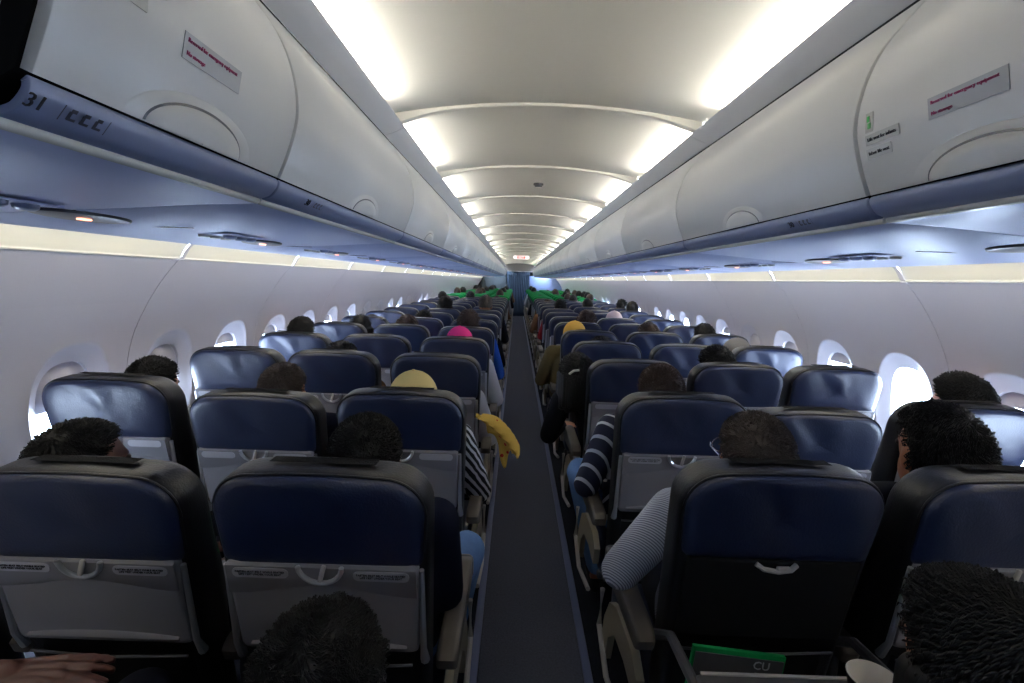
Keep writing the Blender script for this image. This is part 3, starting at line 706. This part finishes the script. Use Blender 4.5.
    if near:
        q = MB(); rings = []
        for j in range(15):
            x = -0.11 + 0.22 * j / 14; rings.append([(x, back_y(ZT) + 0.012 + e, ZT + 0.0118 + (0.002 if 0.01 < e < .03 else 0) + 0.0012 * noise.noise(Vector((x * 90, e * 200, seed)))) for e in (0.03, 0.036, 0.045, 0.055, 0.062)])
        q.loft(rings, closed=False); q.build('velcro_strip', M['velcro'], r, sharp=80)
    return r
def cover_part(r):
    o3 = outline(0.20, 0.2255, 0.975, ZT + 0.008, 0.085, sag=0.006, zb=0.02); hw = 0.2255
    o = pillow(o3, [(0.05, -0.024), (0.01, -0.022), (0.0, -0.014), (-0.003, 0.02), (-0.003, 0.08), (0.0, 0.118), (0.05, 0.126)], 1.02, lambda x, z, d: (x, back_y(z) + d, z + (0.010 if d > 0.03 and z > 1.05 else 0))).build('headrest_cover', M['green'], r, sharp=60)
    return o
COLX = {'LW': -1.495, 'LM': -0.99, 'LA': -0.485, 'RA': 0.485, 'RM': 0.99, 'RW': 1.495}
COLN = {'LW': 'left-side window', 'LM': 'left-side middle', 'LA': 'left-side aisle', 'RA': 'right-side aisle', 'RM': 'right-side middle', 'RW': 'right-side window'}
KIND = {'LW': 'window', 'LM': 'middle', 'LA': 'aisle_l', 'RA': 'aisle_r', 'RM': 'middle', 'RW': 'window'}
protos = {}
def seat_proto(kind, lvl, var):
    k = (kind, lvl, var)
    if k not in protos:
        r = make_seat(kind, 3.1 + 7.7 * var + len(kind), False, {'text': 'text', 'near': True, 'far': False, 'green': False}[lvl])
        if lvl == 'green': cover_part(r)
        protos[k] = Proto(r)
    return protos[k]
def rowy(rw): return D0 + PITCH * (rw - 1)
jit = random.Random(11)
TWK = {(1, 'RM'): (.0, .09, .995), (1, 'LA'): (0, .03, .985), (1, 'LM'): (-.01, .05, .965), (2, 'RM'): (-.05, 0, 1), (2, 'RW'): (-.04, 0, 1), (3, 'RW'): (-.03, 0, 1), (3, 'LW'): (.03, 0, 1)}
for rw in range(0, NROW + 1):
    for col, x in COLX.items():
        y = rowy(rw); ordn = ORD[rw] if rw else 'rearmost'
        if rw == 0 and col in ('LW', 'RW'): continue
        if rw == 1 and col == 'RA':
            r = make_seat('aisle_r', 5.5, True, True); r.location = (x + 0.012, y + 0.115, 0); r.scale = (1, 1, 0.985)
            tag(r, 'dark navy leather aisle seat with its tray table folded down, %s bank' % 'right-side', 'seat', 'cabin seats'); continue
        lvl = 'text' if rw in (1, 2) else ('near' if rw <= 5 else ('far' if rw < 15 else 'green'))
        p = seat_proto(KIND[col], lvl, (rw * 3 + ord(col[1])) % 3 if rw < 6 else 0)
        jx = jit.uniform(-0.004, 0.004); jy = jit.uniform(-0.02, 0.02)
        desc = 'navy leather seat under a green headrest cover' if lvl == 'green' else ('navy leather seat with grey closed tray')
        tw = TWK.get((rw, col), (0, 0, 1))
        if rw < 4: jx = jy = 0
        r = p.put((x + jx + tw[0], y + jy + tw[1], 0), '%s, %s row from camera, %s place' % (desc, ordn if rw else 'zeroth', COLN[col]), 'seat', 'cabin seats')
        if tw[2] != 1: r.scale = (1, 1, tw[2])
        if rw == 0: r['label'] = 'navy leather seat of the rearmost row beside the camera, %s place' % COLN[col]
# ------------------------------------------------------------------ people
def remesh(mb, voxel, m, name, smooth=4):
    me = mb.mesh(name, m); o = bpy.data.objects.new(name, me); C.objects.link(o)
    md = o.modifiers.new('r', 'REMESH'); md.mode = 'VOXEL'; md.voxel_size = voxel; md.use_smooth_shade = True
    s2 = o.modifiers.new('s', 'SMOOTH'); s2.factor = 0.5; s2.iterations = smooth
    dg = bpy.context.evaluated_depsgraph_get(); new = bpy.data.meshes.new_from_object(o.evaluated_get(dg)); new.name = name
    bpy.data.objects.remove(o); new.materials.clear(); new.materials.append(m); return new
def hand(b, wrist, dirv, side, curl=0.35, up=Vector((0, 0, 1)), k=1.0):
    """palm, four bent fingers and a thumb leaving the side of the palm"""
    d = Vector(dirv).normalized(); lat = d.cross(up).normalized() * side; nrm_ = lat.cross(d).normalized() * side
    wv = Vector(wrist); pc = wv + d * 0.045 * k
    for e in (-0.026, -0.009, 0.009, 0.026):
        b.cone(wv + lat * e * 0.7 * k, 0.014 * k, wv + d * 0.085 * k + lat * e * k, 0.0105 * k, 10)
    for i, (e, L, rd) in enumerate(((-0.029, 0.062, 0.0078), (-0.010, 0.074, 0.0084), (0.010, 0.078, 0.0086), (0.030, 0.070, 0.0084))):
        p = wv + d * 0.088 * k + lat * e * k; dd = (d + lat * e * 2.2).normalized()
        for j, fr in enumerate((0.45, 0.32, 0.23)):
            dd = (dd - up * curl * (0.6 + 0.4 * j)).normalized(); p2 = p + dd * L * fr * k; b.cone(p, rd * k * (1 - .08 * j), p2, rd * k * (0.92 - .08 * j), 10); p = p2
    p = wv + d * 0.022 * k + lat * 0.026 * k; dd = (d * 0.7 + lat * 0.75 - up * 0.2).normalized(); p2 = p + dd * 0.042 * k
    b.cone(p, 0.013 * k, p2, 0.0105 * k, 10); dd = (d * 0.95 + lat * 0.2 - up * 0.25).normalized(); b.cone(p2, 0.0102 * k, p2 + dd * 0.032 * k, 0.0085 * k, 10)
V = Vector
DEF = dict(pel=(0, .27, .545), chest=(0, .165, .83), neck=(0, .145, .97), head=(0, .155, 1.062), sL=(-.175, .16, .925), sR=(.175, .16, .925),
           eL=(-.235, .23, .70), eR=(.235, .23, .70), wL=(-.10, .44, .645), wR=(.10, .44, .645), hL=(.45, .9, -.1), hR=(-.45, .9, -.1),
           kL=(-.10, .66, .56), kR=(.10, .66, .56), aL=(-.10, .60, .10), aR=(.10, .60, .10), curl=.35)
def person_meshes(voxel=0.010, smooth=3, **over):
    P = dict(DEF); P.update(over); g = {k: (V(v) if isinstance(v, tuple) else v) for k, v in P.items()}
    b = MB(); h = g['head']
    b.ell(h + V((0, -0.008, 0.018)), (0.074, 0.094, 0.094), 20, 14)              # skull
    b.ell(h + V((0, 0.028, -0.045)), (0.056, 0.058, 0.068), 18, 12)              # jaw
    b.cone(h + V((0, 0.088, 0.004)), 0.009, h + V((0, 0.102, -0.024)), 0.013)    # nose
    b.cone(h + V((-0.018, 0.078, -0.058)), 0.008, h + V((0.018, 0.078, -0.058)), 0.008)    # lips
    for s in (-1, 1):
        b.ell(h + V((s * 0.078, -0.004, -0.012)), (0.008, 0.019, 0.031), 12, 8); b.cone(h + V((s * .03, .078, .018)), 0.012, h + V((s * .02, .080, .018)), 0.012)
    b.cone(g['neck'] - V((0, 0.005, 0.04)), 0.058, h + V((0, -0.012, -0.05)), 0.052)
    b.cone(g['sL'], 0.052, g['sR'], 0.052); b.cone(g['chest'], 0.115, g['neck'] - V((0, 0, .07)), 0.07); b.cone(g['chest'], 0.12, g['pel'], 0.125)
    for s, a in ((-1, 'L'), (1, 'R')):
        b.cone(g['s' + a], 0.05, g['e' + a], 0.038); b.cone(g['e' + a], 0.037, g['w' + a], 0.026)
        hd = g['h' + a].normalized(); b.cone(g['w' + a], 0.026, g['w' + a] + hd * 0.02, 0.024)
        hand(b, g['w' + a] + hd * 0.01, hd, -1 if a == 'R' else 1, g['curl'])
        b.cone(g['pel'] + V((s * .08, 0, -.01)), 0.082, g['k' + a], 0.055); b.cone(g['k' + a], 0.053, g['a' + a], 0.036); b.cone(g['a' + a] + V((0, -.02, -.045)), .034, g['a' + a] + V((0, .13, -.06)), .028)
    body = remesh(b, voxel, M['skin'], 'body', smooth)
    b = MB()
    b.cone(g['sL'], 0.062, g['sR'], 0.062); b.cone(g['chest'], 0.130, g['neck'] - V((0, 0, .085)), 0.080); b.cone(g['chest'] + V((-.05, 0, 0)), 0.118, g['pel'] + V((-.05, 0, 0.02)), 0.13); b.cone(g['chest'] + V((.05, 0, 0)), 0.118, g['pel'] + V((.05, 0, 0.02)), 0.13)
    b.cone(g['neck'] - V((0, 0.005, .05)), .066, g['neck'] + V((0, 0, .005)), .060)
    sl = P.get('sleeve', 1.0)
    for a in 'LR':
        b.cone(g['s' + a], 0.062, g['e' + a], 0.052); e2 = g['e' + a] + (g['w' + a] - g['e' + a]) * (0.92 if sl > .6 else 0.05)
        b.cone(g['e' + a], 0.050, e2, 0.036 if sl > .6 else .05)
    shirt = remesh(b, max(voxel, 0.011), SH['grey'], 'shirt', 3)
    b = MB()
    for s, a in ((-1, 'L'), (1, 'R')):
        b.cone(g['pel'] + V((s * .075, 0, -.02)), 0.100, g['k' + a], 0.068); b.cone(g['k' + a], 0.066, g['a' + a] + V((0, 0, .03)), 0.052)
    tr = remesh(b, 0.014, M['trdark'], 'trousers', 3)
    sho = []
    for s, a in ((-1, 'L'), (1, 'R')): b = MB(); b.cone(g['a' + a] + V((0, -.03, -.055)), .040, g['a' + a] + V((0, .15, -.062)), .034); sho.append(remesh(b, 0.012, M['black'], 'shoe', 2))
    eye = []
    for s in (-1, 1):
        me = MB(); me.ell(h + V((s * 0.029, 0.079, 0.008)), (0.013, 0.011, 0.0095), 12, 8); eye.append(me.mesh('eye', M['hairbrown']))
    return dict(body=body, shirt=shirt, trousers=tr, shoes=sho, eyes=eye, head=h)
def hair_mesh(kind, seed, n=1500, m=None):
    """hair modelled around a head centred at the origin, facing +Y"""
    rg = random.Random(seed); b = MB()
    R_ = V((0.074, 0.094, 0.094)); c = V((0, -0.008, 0.018))
    thick = {'short': 0.009, 'spiky': 0.011, 'long': 0.014, 'thin': 0.004, 'smooth': 0.011, 'thick': 0.017}[kind]
    low = {'short': -0.42, 'spiky': -0.40, 'long': -0.9, 'thin': -0.42, 'smooth': -0.5, 'thick': -0.5}[kind]
    def keep(d):
        if d.y > 0.35: return d.z > 0.50 + 0.3 * (d.y - 0.35)
        if d.y > -0.1: return d.z > 0.02 + 0.95 * (d.y + 0.1)
        return d.z > low
    # cap as closed shell: outer minus face, by clamping the radius where no hair grows
    N, K = 40, 26; rings = []
    for i in range(K + 1):
        t = math.pi * i / K; ring = []
        for k in range(N):
            p = 2 * math.pi * k / N; d = V((math.sin(t) * math.cos(p), math.sin(t) * math.sin(p), math.cos(t)))
            e = thick if keep(d) else -0.012
            nz = noise.noise(d * 4 + V((seed, 0, 0))) * 0.005 + noise.noise(d * 14 + V((seed, 2, 0))) * 0.003
            rr_ = V((R_.x + e, R_.y + e, R_.z + e)); q = c + V((d.x * rr_.x, d.y * rr_.y, d.z * rr_.z)) * (1 + (nz / 0.09 if e > 0 else 0)); ring.append(q)
        rings.append(ring)
    b.loft(rings)
    if kind == 'long':
        for s_ in range(26):
            a = math.pi * (1.0 + s_ / 25.0) ; q = c + V((0.083 * math.cos(a) * 1.05, 0.095 * math.sin(a), -0.01)); 
            b.cone(q, 0.022, q + V((0.01 * math.cos(a), -0.012 + rg.uniform(-.01, .01), -0.15 - rg.random() * 0.04)), 0.014, 8)
    cnt = 0
    swirl = rg.uniform(-1, 1)
    while cnt < n:
        d = V((rg.gauss(0, 1), rg.gauss(0, 1), rg.gauss(0, 1))).normalized()
        if not keep(d): continue
        cnt += 1
        e = thick * 0.6; p = c + V((d.x * (R_.x + e), d.y * (R_.y + e), d.z * (R_.z + e)))
        crown = V((0.1, -0.55, 0.83)).normalized(); flow = (d - crown * d.dot(crown)); flow = flow.normalized() if flow.length > 1e-3 else V((1, 0, 0))
        flow = (flow + d.cross(crown) * 0.5 * swirl).normalized()
        if kind == 'spiky': L = rg.uniform(0.010, 0.020); dv = (d * 1.0 + flow * 0.5 + V((rg.gauss(0, .3), rg.gauss(0, .3), rg.gauss(0, .3)))).normalized(); wd = 0.0016
        elif kind == 'short': L = rg.uniform(0.014, 0.026); dv = (d * 0.28 + flow + V((rg.gauss(0, .25), rg.gauss(0, .25), rg.gauss(0, .25)))).normalized(); wd = 0.0018
        elif kind == 'thick': nf = noise.noise_vector(p * 22); L = rg.uniform(0.022, 0.040); dv = (d * 0.06 + flow * .6 + (nf - d * nf.dot(d)) * 2.2 + V((rg.gauss(0, .2), rg.gauss(0, .2), rg.gauss(0, .2)))).normalized(); wd = 0.0016
        elif kind == 'thin': L = rg.uniform(0.016, 0.026); dv = (d * 0.25 + flow + V((rg.gauss(0, .2), rg.gauss(0, .2), rg.gauss(0, .2)))).normalized(); wd = 0.0014
        else: L = rg.uniform(0.022, 0.040); dv = (d * 0.05 + flow + V((rg.gauss(0, .12), rg.gauss(0, .12), rg.gauss(0, .12)))).normalized(); wd = 0.0022
        p = p - (dv - d * dv.dot(d)) * L * .45; sd = d.cross(dv).normalized(); mid = p + dv * L * .55 + d * 0.002; tip = p + dv * L - d * L * 0.38 + V((0, 0, -0.1 * L))
        b.add([p - sd * wd - d * .003, p + sd * wd - d * .003, mid + sd * wd * .8, mid - sd * wd * .8, p + d * wd, mid + d * wd * .8, tip], [(0, 3, 5, 4), (1, 4, 5, 2), (0, 1, 2, 3), (3, 6, 5), (5, 6, 2), (3, 2, 6)])
    me = b.mesh('hair', m or M['hair'], True); return me
def cap_mesh(m, brim=True):
    b = MB(); rings = []
    for i in range(9):
        t = math.radians(96 - 12 * i) if i < 8 else 0.02; rings.append([V((0.094 * math.sin(t) * math.cos(2 * math.pi * k / 28), -0.008 + 0.112 * math.sin(t) * math.sin(2 * math.pi * k / 28), 0.022 + 0.108 * math.cos(t))) for k in range(28)])
    b.loft(rings); 
    if brim:
        rings = []
        for u in (0, .35, .7, 1):
            rings.append([V((0.088 * math.cos(a) * (1 - .12 * u), 0.075 + 0.02 + (0.03 * math.sin(a)) + 0.075 * u * math.sin(a) - 0.02, 0.015 - 0.018 * u)) for a in [math.pi * k / 14 for k in range(15)]])
        b.loft(rings, closed=False); b.loft([[p + V((0, 0, -.004)) for p in r_] for r_ in reversed(rings)], closed=False)
    b.ell((0, -0.008, 0.13), (0.008, 0.008, 0.005), 10, 6)
    return b.mesh('cap', m)
POSES = {
    'lap': person_meshes(),
    'out_l': person_meshes(eL=(-.258, .20, .68), wL=(-.13, .42, .66), hL=(.8, .7, -.2)),
    'tuck': person_meshes(sR=(.165, .17, .91), eR=(.185, .22, .69), kR=(.205, .60, .585), aR=(.12, .56, .10)),
    'knee_l': person_meshes(eL=(-.258, .20, .68), wL=(-.13, .42, .66), hL=(.8, .7, -.2), kL=(-.23, .58, .585), aL=(-.13, .56, .10)),
    'reach_l': person_meshes(sL=(-.185, .16, .92), eL=(-.305, .19, .74), wL=(-.15, .42, .72), hL=(.9, .6, -.2)),           # elbow out over the aisle, seats right of it
    'out_r': person_meshes(eR=(.258, .20, .68), wR=(.13, .42, .66), hR=(-.8, .7, -.2)),
    'lean_l': person_meshes(chest=(-.06, .18, .81), neck=(-.15, .20, .93), head=(-.225, .22, 1.0), sL=(-.30, .20, .86), sR=(.03, .17, .91), eL=(-.36, .22, .66), wL=(-.27, .42, .66), hL=(.4, .9, -.1)),
}
HAIRS = {}
def hair(kind, var, col='hair', n=1500):
    k = (kind, var, col, n)
    if k not in HAIRS: HAIRS[k] = hair_mesh(kind, 10 + var, n, M[col])
    return HAIRS[k]
CAPS = {}
HAIRN = {'hair': 'black', 'hairbrown': 'dark brown', 'hairgrey': 'greying brown'}
SHN = {'fine': 'fine-striped pale shirt', 'navystripe': 'navy striped shirt', 'bw': 'black and white patterned top', 'white': 'white shirt', 'grey': 'grey shirt', 'black': 'black top', 'navy': 'dark navy top', 'blue': 'blue shirt', 'olive': 'olive jacket', 'red': 'red top', 'brown': 'brown top'}
BENT = {}
def person(rw, col, pose='lap', hk='short', hv=0, hc='hair', shirt='navy', trousers='trdark', dx=0.0, dy=0.0, sc=1.0, yaw=0.0, cap=None, n=700, label=None, extra=None, skin='skin', P=None, tiltx=0, near=True):
    P = P or POSES[pose]; y = rowy(rw); r = empty('person', (COLX[col] + dx, y + dy, 0))
    if abs(sc - 1) > 1e-4: r.scale = (1, 1, sc)
    body = bpy.data.objects.new('body', P['body']); C.objects.link(body); body.parent = r
    body.material_slots[0].link = 'OBJECT'; body.material_slots[0].material = M[skin]
    for nm, m in (('shirt', SH[shirt]), ('trousers', M[trousers])):
        o = bpy.data.objects.new(nm, P[nm]); C.objects.link(o); o.parent = r; o.material_slots[0].link = 'OBJECT'; o.material_slots[0].material = m
    if near:
        for em in P['shoes']: o = bpy.data.objects.new('shoe', em); C.objects.link(o); o.parent = r
        for em in P['eyes']: o = bpy.data.objects.new('eye', em); C.objects.link(o); o.parent = r
    hm = bpy.data.objects.new('hair', hair(hk, hv, hc, n)); C.objects.link(hm); hm.parent = r; hm.location = P['head']
    if cap:
        if cap not in CAPS: CAPS[cap] = cap_mesh(M[cap])
        o = bpy.data.objects.new('cap', CAPS[cap]); C.objects.link(o); o.parent = r; o.location = P['head'] + V((0, -.004, 0.006)); 
    hd = {'cap': None}
    what = label or ('person with %s hair in a %s' % (HAIRN[hc], SHN[shirt]))
    tag(r, '%s, %s row, %s seat' % (what, ORD[rw], COLN[col]), 'person', 'seated passengers'); return r
# row one
r_ = person(1, 'LM', 'lap', 'short', 1, shirt='grey', dx=-0.20, dy=-.0, sc=0.955, n=2600, skin='skindark', label='person with short black hair leaning inward')
person(1, 'LA', 'tuck', 'spiky', 2, shirt='navy', trousers='jeans', dx=0.035, dy=.0, sc=0.985, n=3200)
r = person(1, 'RA', 'reach_l', 'spiky', 3, 'hairgrey', 'fine', dx=0.02, dy=.05, sc=1.005, n=3200, label='person with greying cropped hair and glasses in striped shirt')
b = MB(); hh = POSES['reach_l']['head']
for s in (-1, 1):
    b.tube([hh + V((s * 0.092, -0.035, 0.006)), hh + V((s * 0.090, -0.01, 0.018)), hh + V((s * 0.084, 0.06, 0.016)), hh + V((s * 0.068, 0.10, 0.014))], 0.0018, 6)
    b.tube([hh + V((s * 0.036 + 0.026 * math.cos(t * math.pi / 6), 0.104, 0.008 + 0.02 * math.sin(t * math.pi / 6))) for t in range(13)], 0.0015, 6)
b.build('spectacles', M['glassf'], r)
person(1, 'RM', 'lap', 'smooth', 4, shirt='black', dx=-0.03, dy=.05, sc=1.035, n=2600, label='person with smooth black hair and one ear showing')
r_.rotation_euler.z = -0.35
# row two
person(2, 'LW', 'lap', 'short', 6, shirt='grey', dx=0.0, sc=0.98, n=2400)
person(2, 'LM', 'lap', 'thin', 7, 'hairgrey', 'navy', sc=0.975, n=1800, label='person with thinning brown hair')
person(2, 'LA', 'out_r', 'short', 8, shirt='bw', cap='capyellow', sc=0.955, label='person in a pale yellow cap and black and white top')
person(2, 'RA', 'knee_l', 'spiky', 9, 'hairbrown', 'navystripe', 'jeans', dx=-0.02, sc=1.01, n=3000)
person(2, 'RW', 'lap', 'smooth', 10, shirt='navy', dx=0.12, sc=1.01, n=2200, label='person with smooth black hair beside bright window')
person(2, 'RM', 'lap', 'short', 10, shirt='grey', sc=0.88, label='short person hidden behind headrest')
# row three
person(3, 'LM', 'lap', 'smooth', 11, shirt='brown', dx=-.03, sc=0.965, n=1200)
person(3, 'LA', 'out_r', 'short', 12, shirt='white', sc=0.93, label='low-seated person whose head is hidden')
r = person(3, 'RA', 'lean_l', 'long', 13, shirt='black', trousers='trdark', dx=-0.02, sc=0.99, n=1600, label='person with long black hair slumped over the aisle armrest')
b = MB(); hh = POSES['lean_l']['head']; b.tube([hh + V((-.05, -.112, .03)), hh + V((-.03, -.122, .05)), hh + V((0.0, -.124, .055))], 0.006, 8); b.build('hair_clip', M['cupw'], r)
person(3, 'RM', 'lap', 'smooth', 14, shirt='grey', dx=-0.02, sc=1.0, n=1200)
# row four
person(4, 'LW', 'lap', 'short', 15, shirt='navy', dx=-0.05, sc=1.02, n=1200)
person(4, 'LA', 'out_r', 'smooth', 16, shirt='white', cap='cappink', dx=0.01, sc=0.985, label='person in a bright pink cap and white shirt')
person(4, 'RA', 'out_l', 'smooth', 17, shirt='blue', dx=0, sc=0.96)
person(4, 'RW', 'lap', 'short', 18, shirt='olive', cap='capgrey', dx=-0.1, sc=0.97, label='person in a grey-brown hat')
# row five
person(5, 'LA', 'out_r', 'smooth', 19, 'hairbrown', 'blue', sc=1.05)
person(5, 'LM', 'lap', 'smooth', 20, 'hairbrown', 'red', sc=1.0)
person(5, 'LW', 'lap', 'long', 21, 'hair', 'brown', dx=.12, sc=0.99)
person(5, 'RA', 'out_l', 'short', 22, shirt='olive', cap='capgold', dx=-.10, sc=0.99, label='person in a golden yellow cap and olive jacket')
person(5, 'RM', 'lap', 'smooth', 23, 'hairbrown', 'grey', sc=1.0)
person(5, 'RW', 'lap', 'short', 24, shirt='navy', dx=-.05, sc=1.01)
# row six and on
person(6, 'RA', 'out_l', 'smooth', 25, 'hairbrown', 'brown', dx=.10, sc=1.04)
person(6, 'LM', 'lap', 'short', 26, shirt='black', sc=1.0)
person(7, 'RM', 'lap', 'short', 27, shirt='white', cap='cappale', sc=1.0, label='person in a pale pinkish cap')
person(8, 'LA', 'out_r', 'short', 28, 'hairgrey', 'black', sc=1.10, label='person with a round grey head in black jacket')
person(8, 'LM', 'lap', 'smooth', 29, shirt='black', sc=1.07)
RG = random.Random(21); taken = {(6, 'RA'), (6, 'LM'), (7, 'RM'), (8, 'LA'), (8, 'LM')}
fixed = {(9, 'RA'), (10, 'RW'), (9, 'RW'), (10, 'RM'), (12, 'LW'), (14, 'RW'), (14, 'RM'), (13, 'LM'), (15, 'RM')}
for rw in range(6, NROW + 1):
    for col in COLX:
        if (rw, col) in taken: continue
        pr = 0.38 if rw < 13 else 0.62
        if (rw, col) in fixed or RG.random() < pr:
            tall = (rw, col) in fixed or RG.random() < (0.16 if rw < 13 else 0.45)
            pose = {'LA': 'out_r', 'RA': 'out_l'}.get(col, 'lap') if RG.random() < .45 else 'lap'
            hk = RG.choice(['short', 'smooth', 'short', 'spiky'])
            person(rw, col, pose, hk, 30 + RG.randrange(2), RG.choice(['hair', 'hair', 'hairbrown']), RG.choice(['navy', 'grey', 'white', 'black', 'blue', 'red', 'brown', 'white']), dx=RG.uniform(-.04, .04), sc=(1.06 if tall else RG.uniform(0.94, 0.99)) + (0.02 if rw > 14 else 0), n=250, near=False)
# rearmost row: three people next to the camera
P0 = person_meshes(voxel=0.009, chest=(0, .27, .74), neck=(0, .33, .84), head=(0, .395, .895), sL=(-.17, .31, .80), sR=(.17, .31, .80))
def zero(col, P, hk, hv, n, dx, dy, sc, label, hc='hair', shirt='black', skin='skin'):
    r = person(0, col, P=P, hk=hk, hv=hv, hc=hc, n=n, dx=dx, dy=dy, sc=sc, shirt=shirt, skin=skin); r['label'] = label; return r
zero('LA', P0, 'thick', 41, 18000, 0.115, 0.0, 0.985, 'person with thick black hair seen from above, directly before the camera')
P1 = person_meshes(voxel=0.009, chest=(0, .21, .80), neck=(0, .23, .92), head=(0, .28, 1.01), sL=(-.17, .22, .87), sR=(.17, .22, .87))
zero('RA', P1, 'long', 42, 7000, 0.03, 0.04, 1.0, 'person with long black hair bent over beside the paper cup', hc='hair')
P2 = person_meshes(voxel=0.0048, smooth=1, eL=(-.20, .27, .70), eR=(.20, .25, .70), sleeve=0, wL=(.065, .41, .835), wR=(.285, .362, .836), hL=(.97, .10, .06), hR=(-.96, .16, .08), curl=.14)
zero('LM', P2, 'short', 43, 900, 0.0, 0.04, 1.0, 'person holding clasped hands in front of the chest, cut off by frame', skin='skindark')
# ------------------------------------------------------------------ small things
# paper cup on the folded-down tray
r = empty('paper_cup', (0.56, 0.82, 0.722)); tag(r, 'white paper cup with dark outside standing on the folded-down tray', 'cup')
b = MB(); N = 36
def ringz(rad, z): return [(rad * math.cos(2 * math.pi * k / N), rad * math.sin(2 * math.pi * k / N), z) for k in range(N)]
b.loft([ringz(0.028, 0), ringz(0.0405, 0.088), ringz(0.0415, 0.092)], cap1=False); b.build('outer_wall', M['cupd'], r)
b = MB(); b.loft([ringz(0.0415, 0.092), ringz(0.0425, 0.094), ringz(0.0405, 0.096), ringz(0.039, 0.092), ringz(0.027, 0.008)], cap0=False, cap1=True); b.build('inner_wall', M['cupw'], r)
# magazine in the pocket behind the tray
r = empty('magazine', (0.395, 0.985, 0.675)); tag(r, 'green-edged magazine poking out above the folded-down tray', 'magazine')
T = Matrix.Rotation(0.10, 3, 'Y')
b = MB(); b.box((0, 0, 0), (0.20, 0.010, 0.11), 0.002, T); b.build('pages', M['green'], r)
b = MB(); b.box((0.0, -0.0065, -0.005), (0.19, 0.002, 0.10), 0.0, T); b.build('cover_panel', M['armcap'], r)
text('CU\n77', 0.026, M['label'], r, M4=basis((0.05, -0.0085, 0.012), (1, 0, -.1), (0, 0, 1)))
# green cards in pockets
for k, (cx, rw, lb) in enumerate(((-0.36, 2, 'green safety card in the seat pocket, second row left-side aisle'), (0.46, 2, 'green safety card in the seat pocket, second row right-side aisle'), (-0.86, 2, 'green safety card in the seat pocket, second row left-side middle'))):
    b = MB(); yb = rowy(rw) + back_y(0.62) - 0.012
    b.box((cx, yb - 0.02, 0.612), (0.055 if k == 0 else 0.11, 0.004, 0.09), 0.001); tag(b.build('safety_card', M['greenpaper']), lb, 'card', 'safety cards')
# yellow printed cloth draped over the armrest into the aisle
b = MB(); rings = []
for i in range(22):
    u = i / 21; ring = []
    for j in range(19):
        v = j / 18 - 0.5
        x = -0.245 + 0.15 * u + 0.03 * math.sin(u * 3 + v * 3); z = 0.86 - 0.155 * u ** 1.4 + 0.016 * math.sin(v * 14 + u * 5) * (0.3 + u); y = v * 0.05 + 0.022 * math.sin(v * 13 + u * 4); z -= v * 0.10 * (1 - .25 * u)
        z -= 0.05 * abs(v) * 2
        ring.append((x, y, z))
    rings.append(ring)
b.loft(rings, closed=False)
r = empty('printed_cloth', (0, 2.30, 0)); tag(r, 'yellow cloth with small red print hanging over the armrest into the aisle', 'cloth')
o = b.build('fabric', M['yellow'], r, sharp=80); sol = o.modifiers.new('s', 'SOLIDIFY'); sol.thickness = 0.01
n = M['yellow'].node_tree; p = n.nodes['Principled BSDF']; vo = n.nodes.new('ShaderNodeTexVoronoi'); vo.inputs['Scale'].default_value = 22; tc = n.nodes.new('ShaderNodeTexCoord')
n.links.new(tc.outputs['Object'], vo.inputs['Vector']); rp = n.nodes.new('ShaderNodeValToRGB'); rp.color_ramp.interpolation = 'CONSTANT'
rp.color_ramp.elements[0].color = rgb(170, 50, 40); rp.color_ramp.elements[1].position = 0.2; rp.color_ramp.elements[1].color = rgb(200, 164, 78)
n.links.new(vo.outputs['Distance'], rp.inputs[0]); n.links.new(rp.outputs[0], p.inputs['Base Color'])
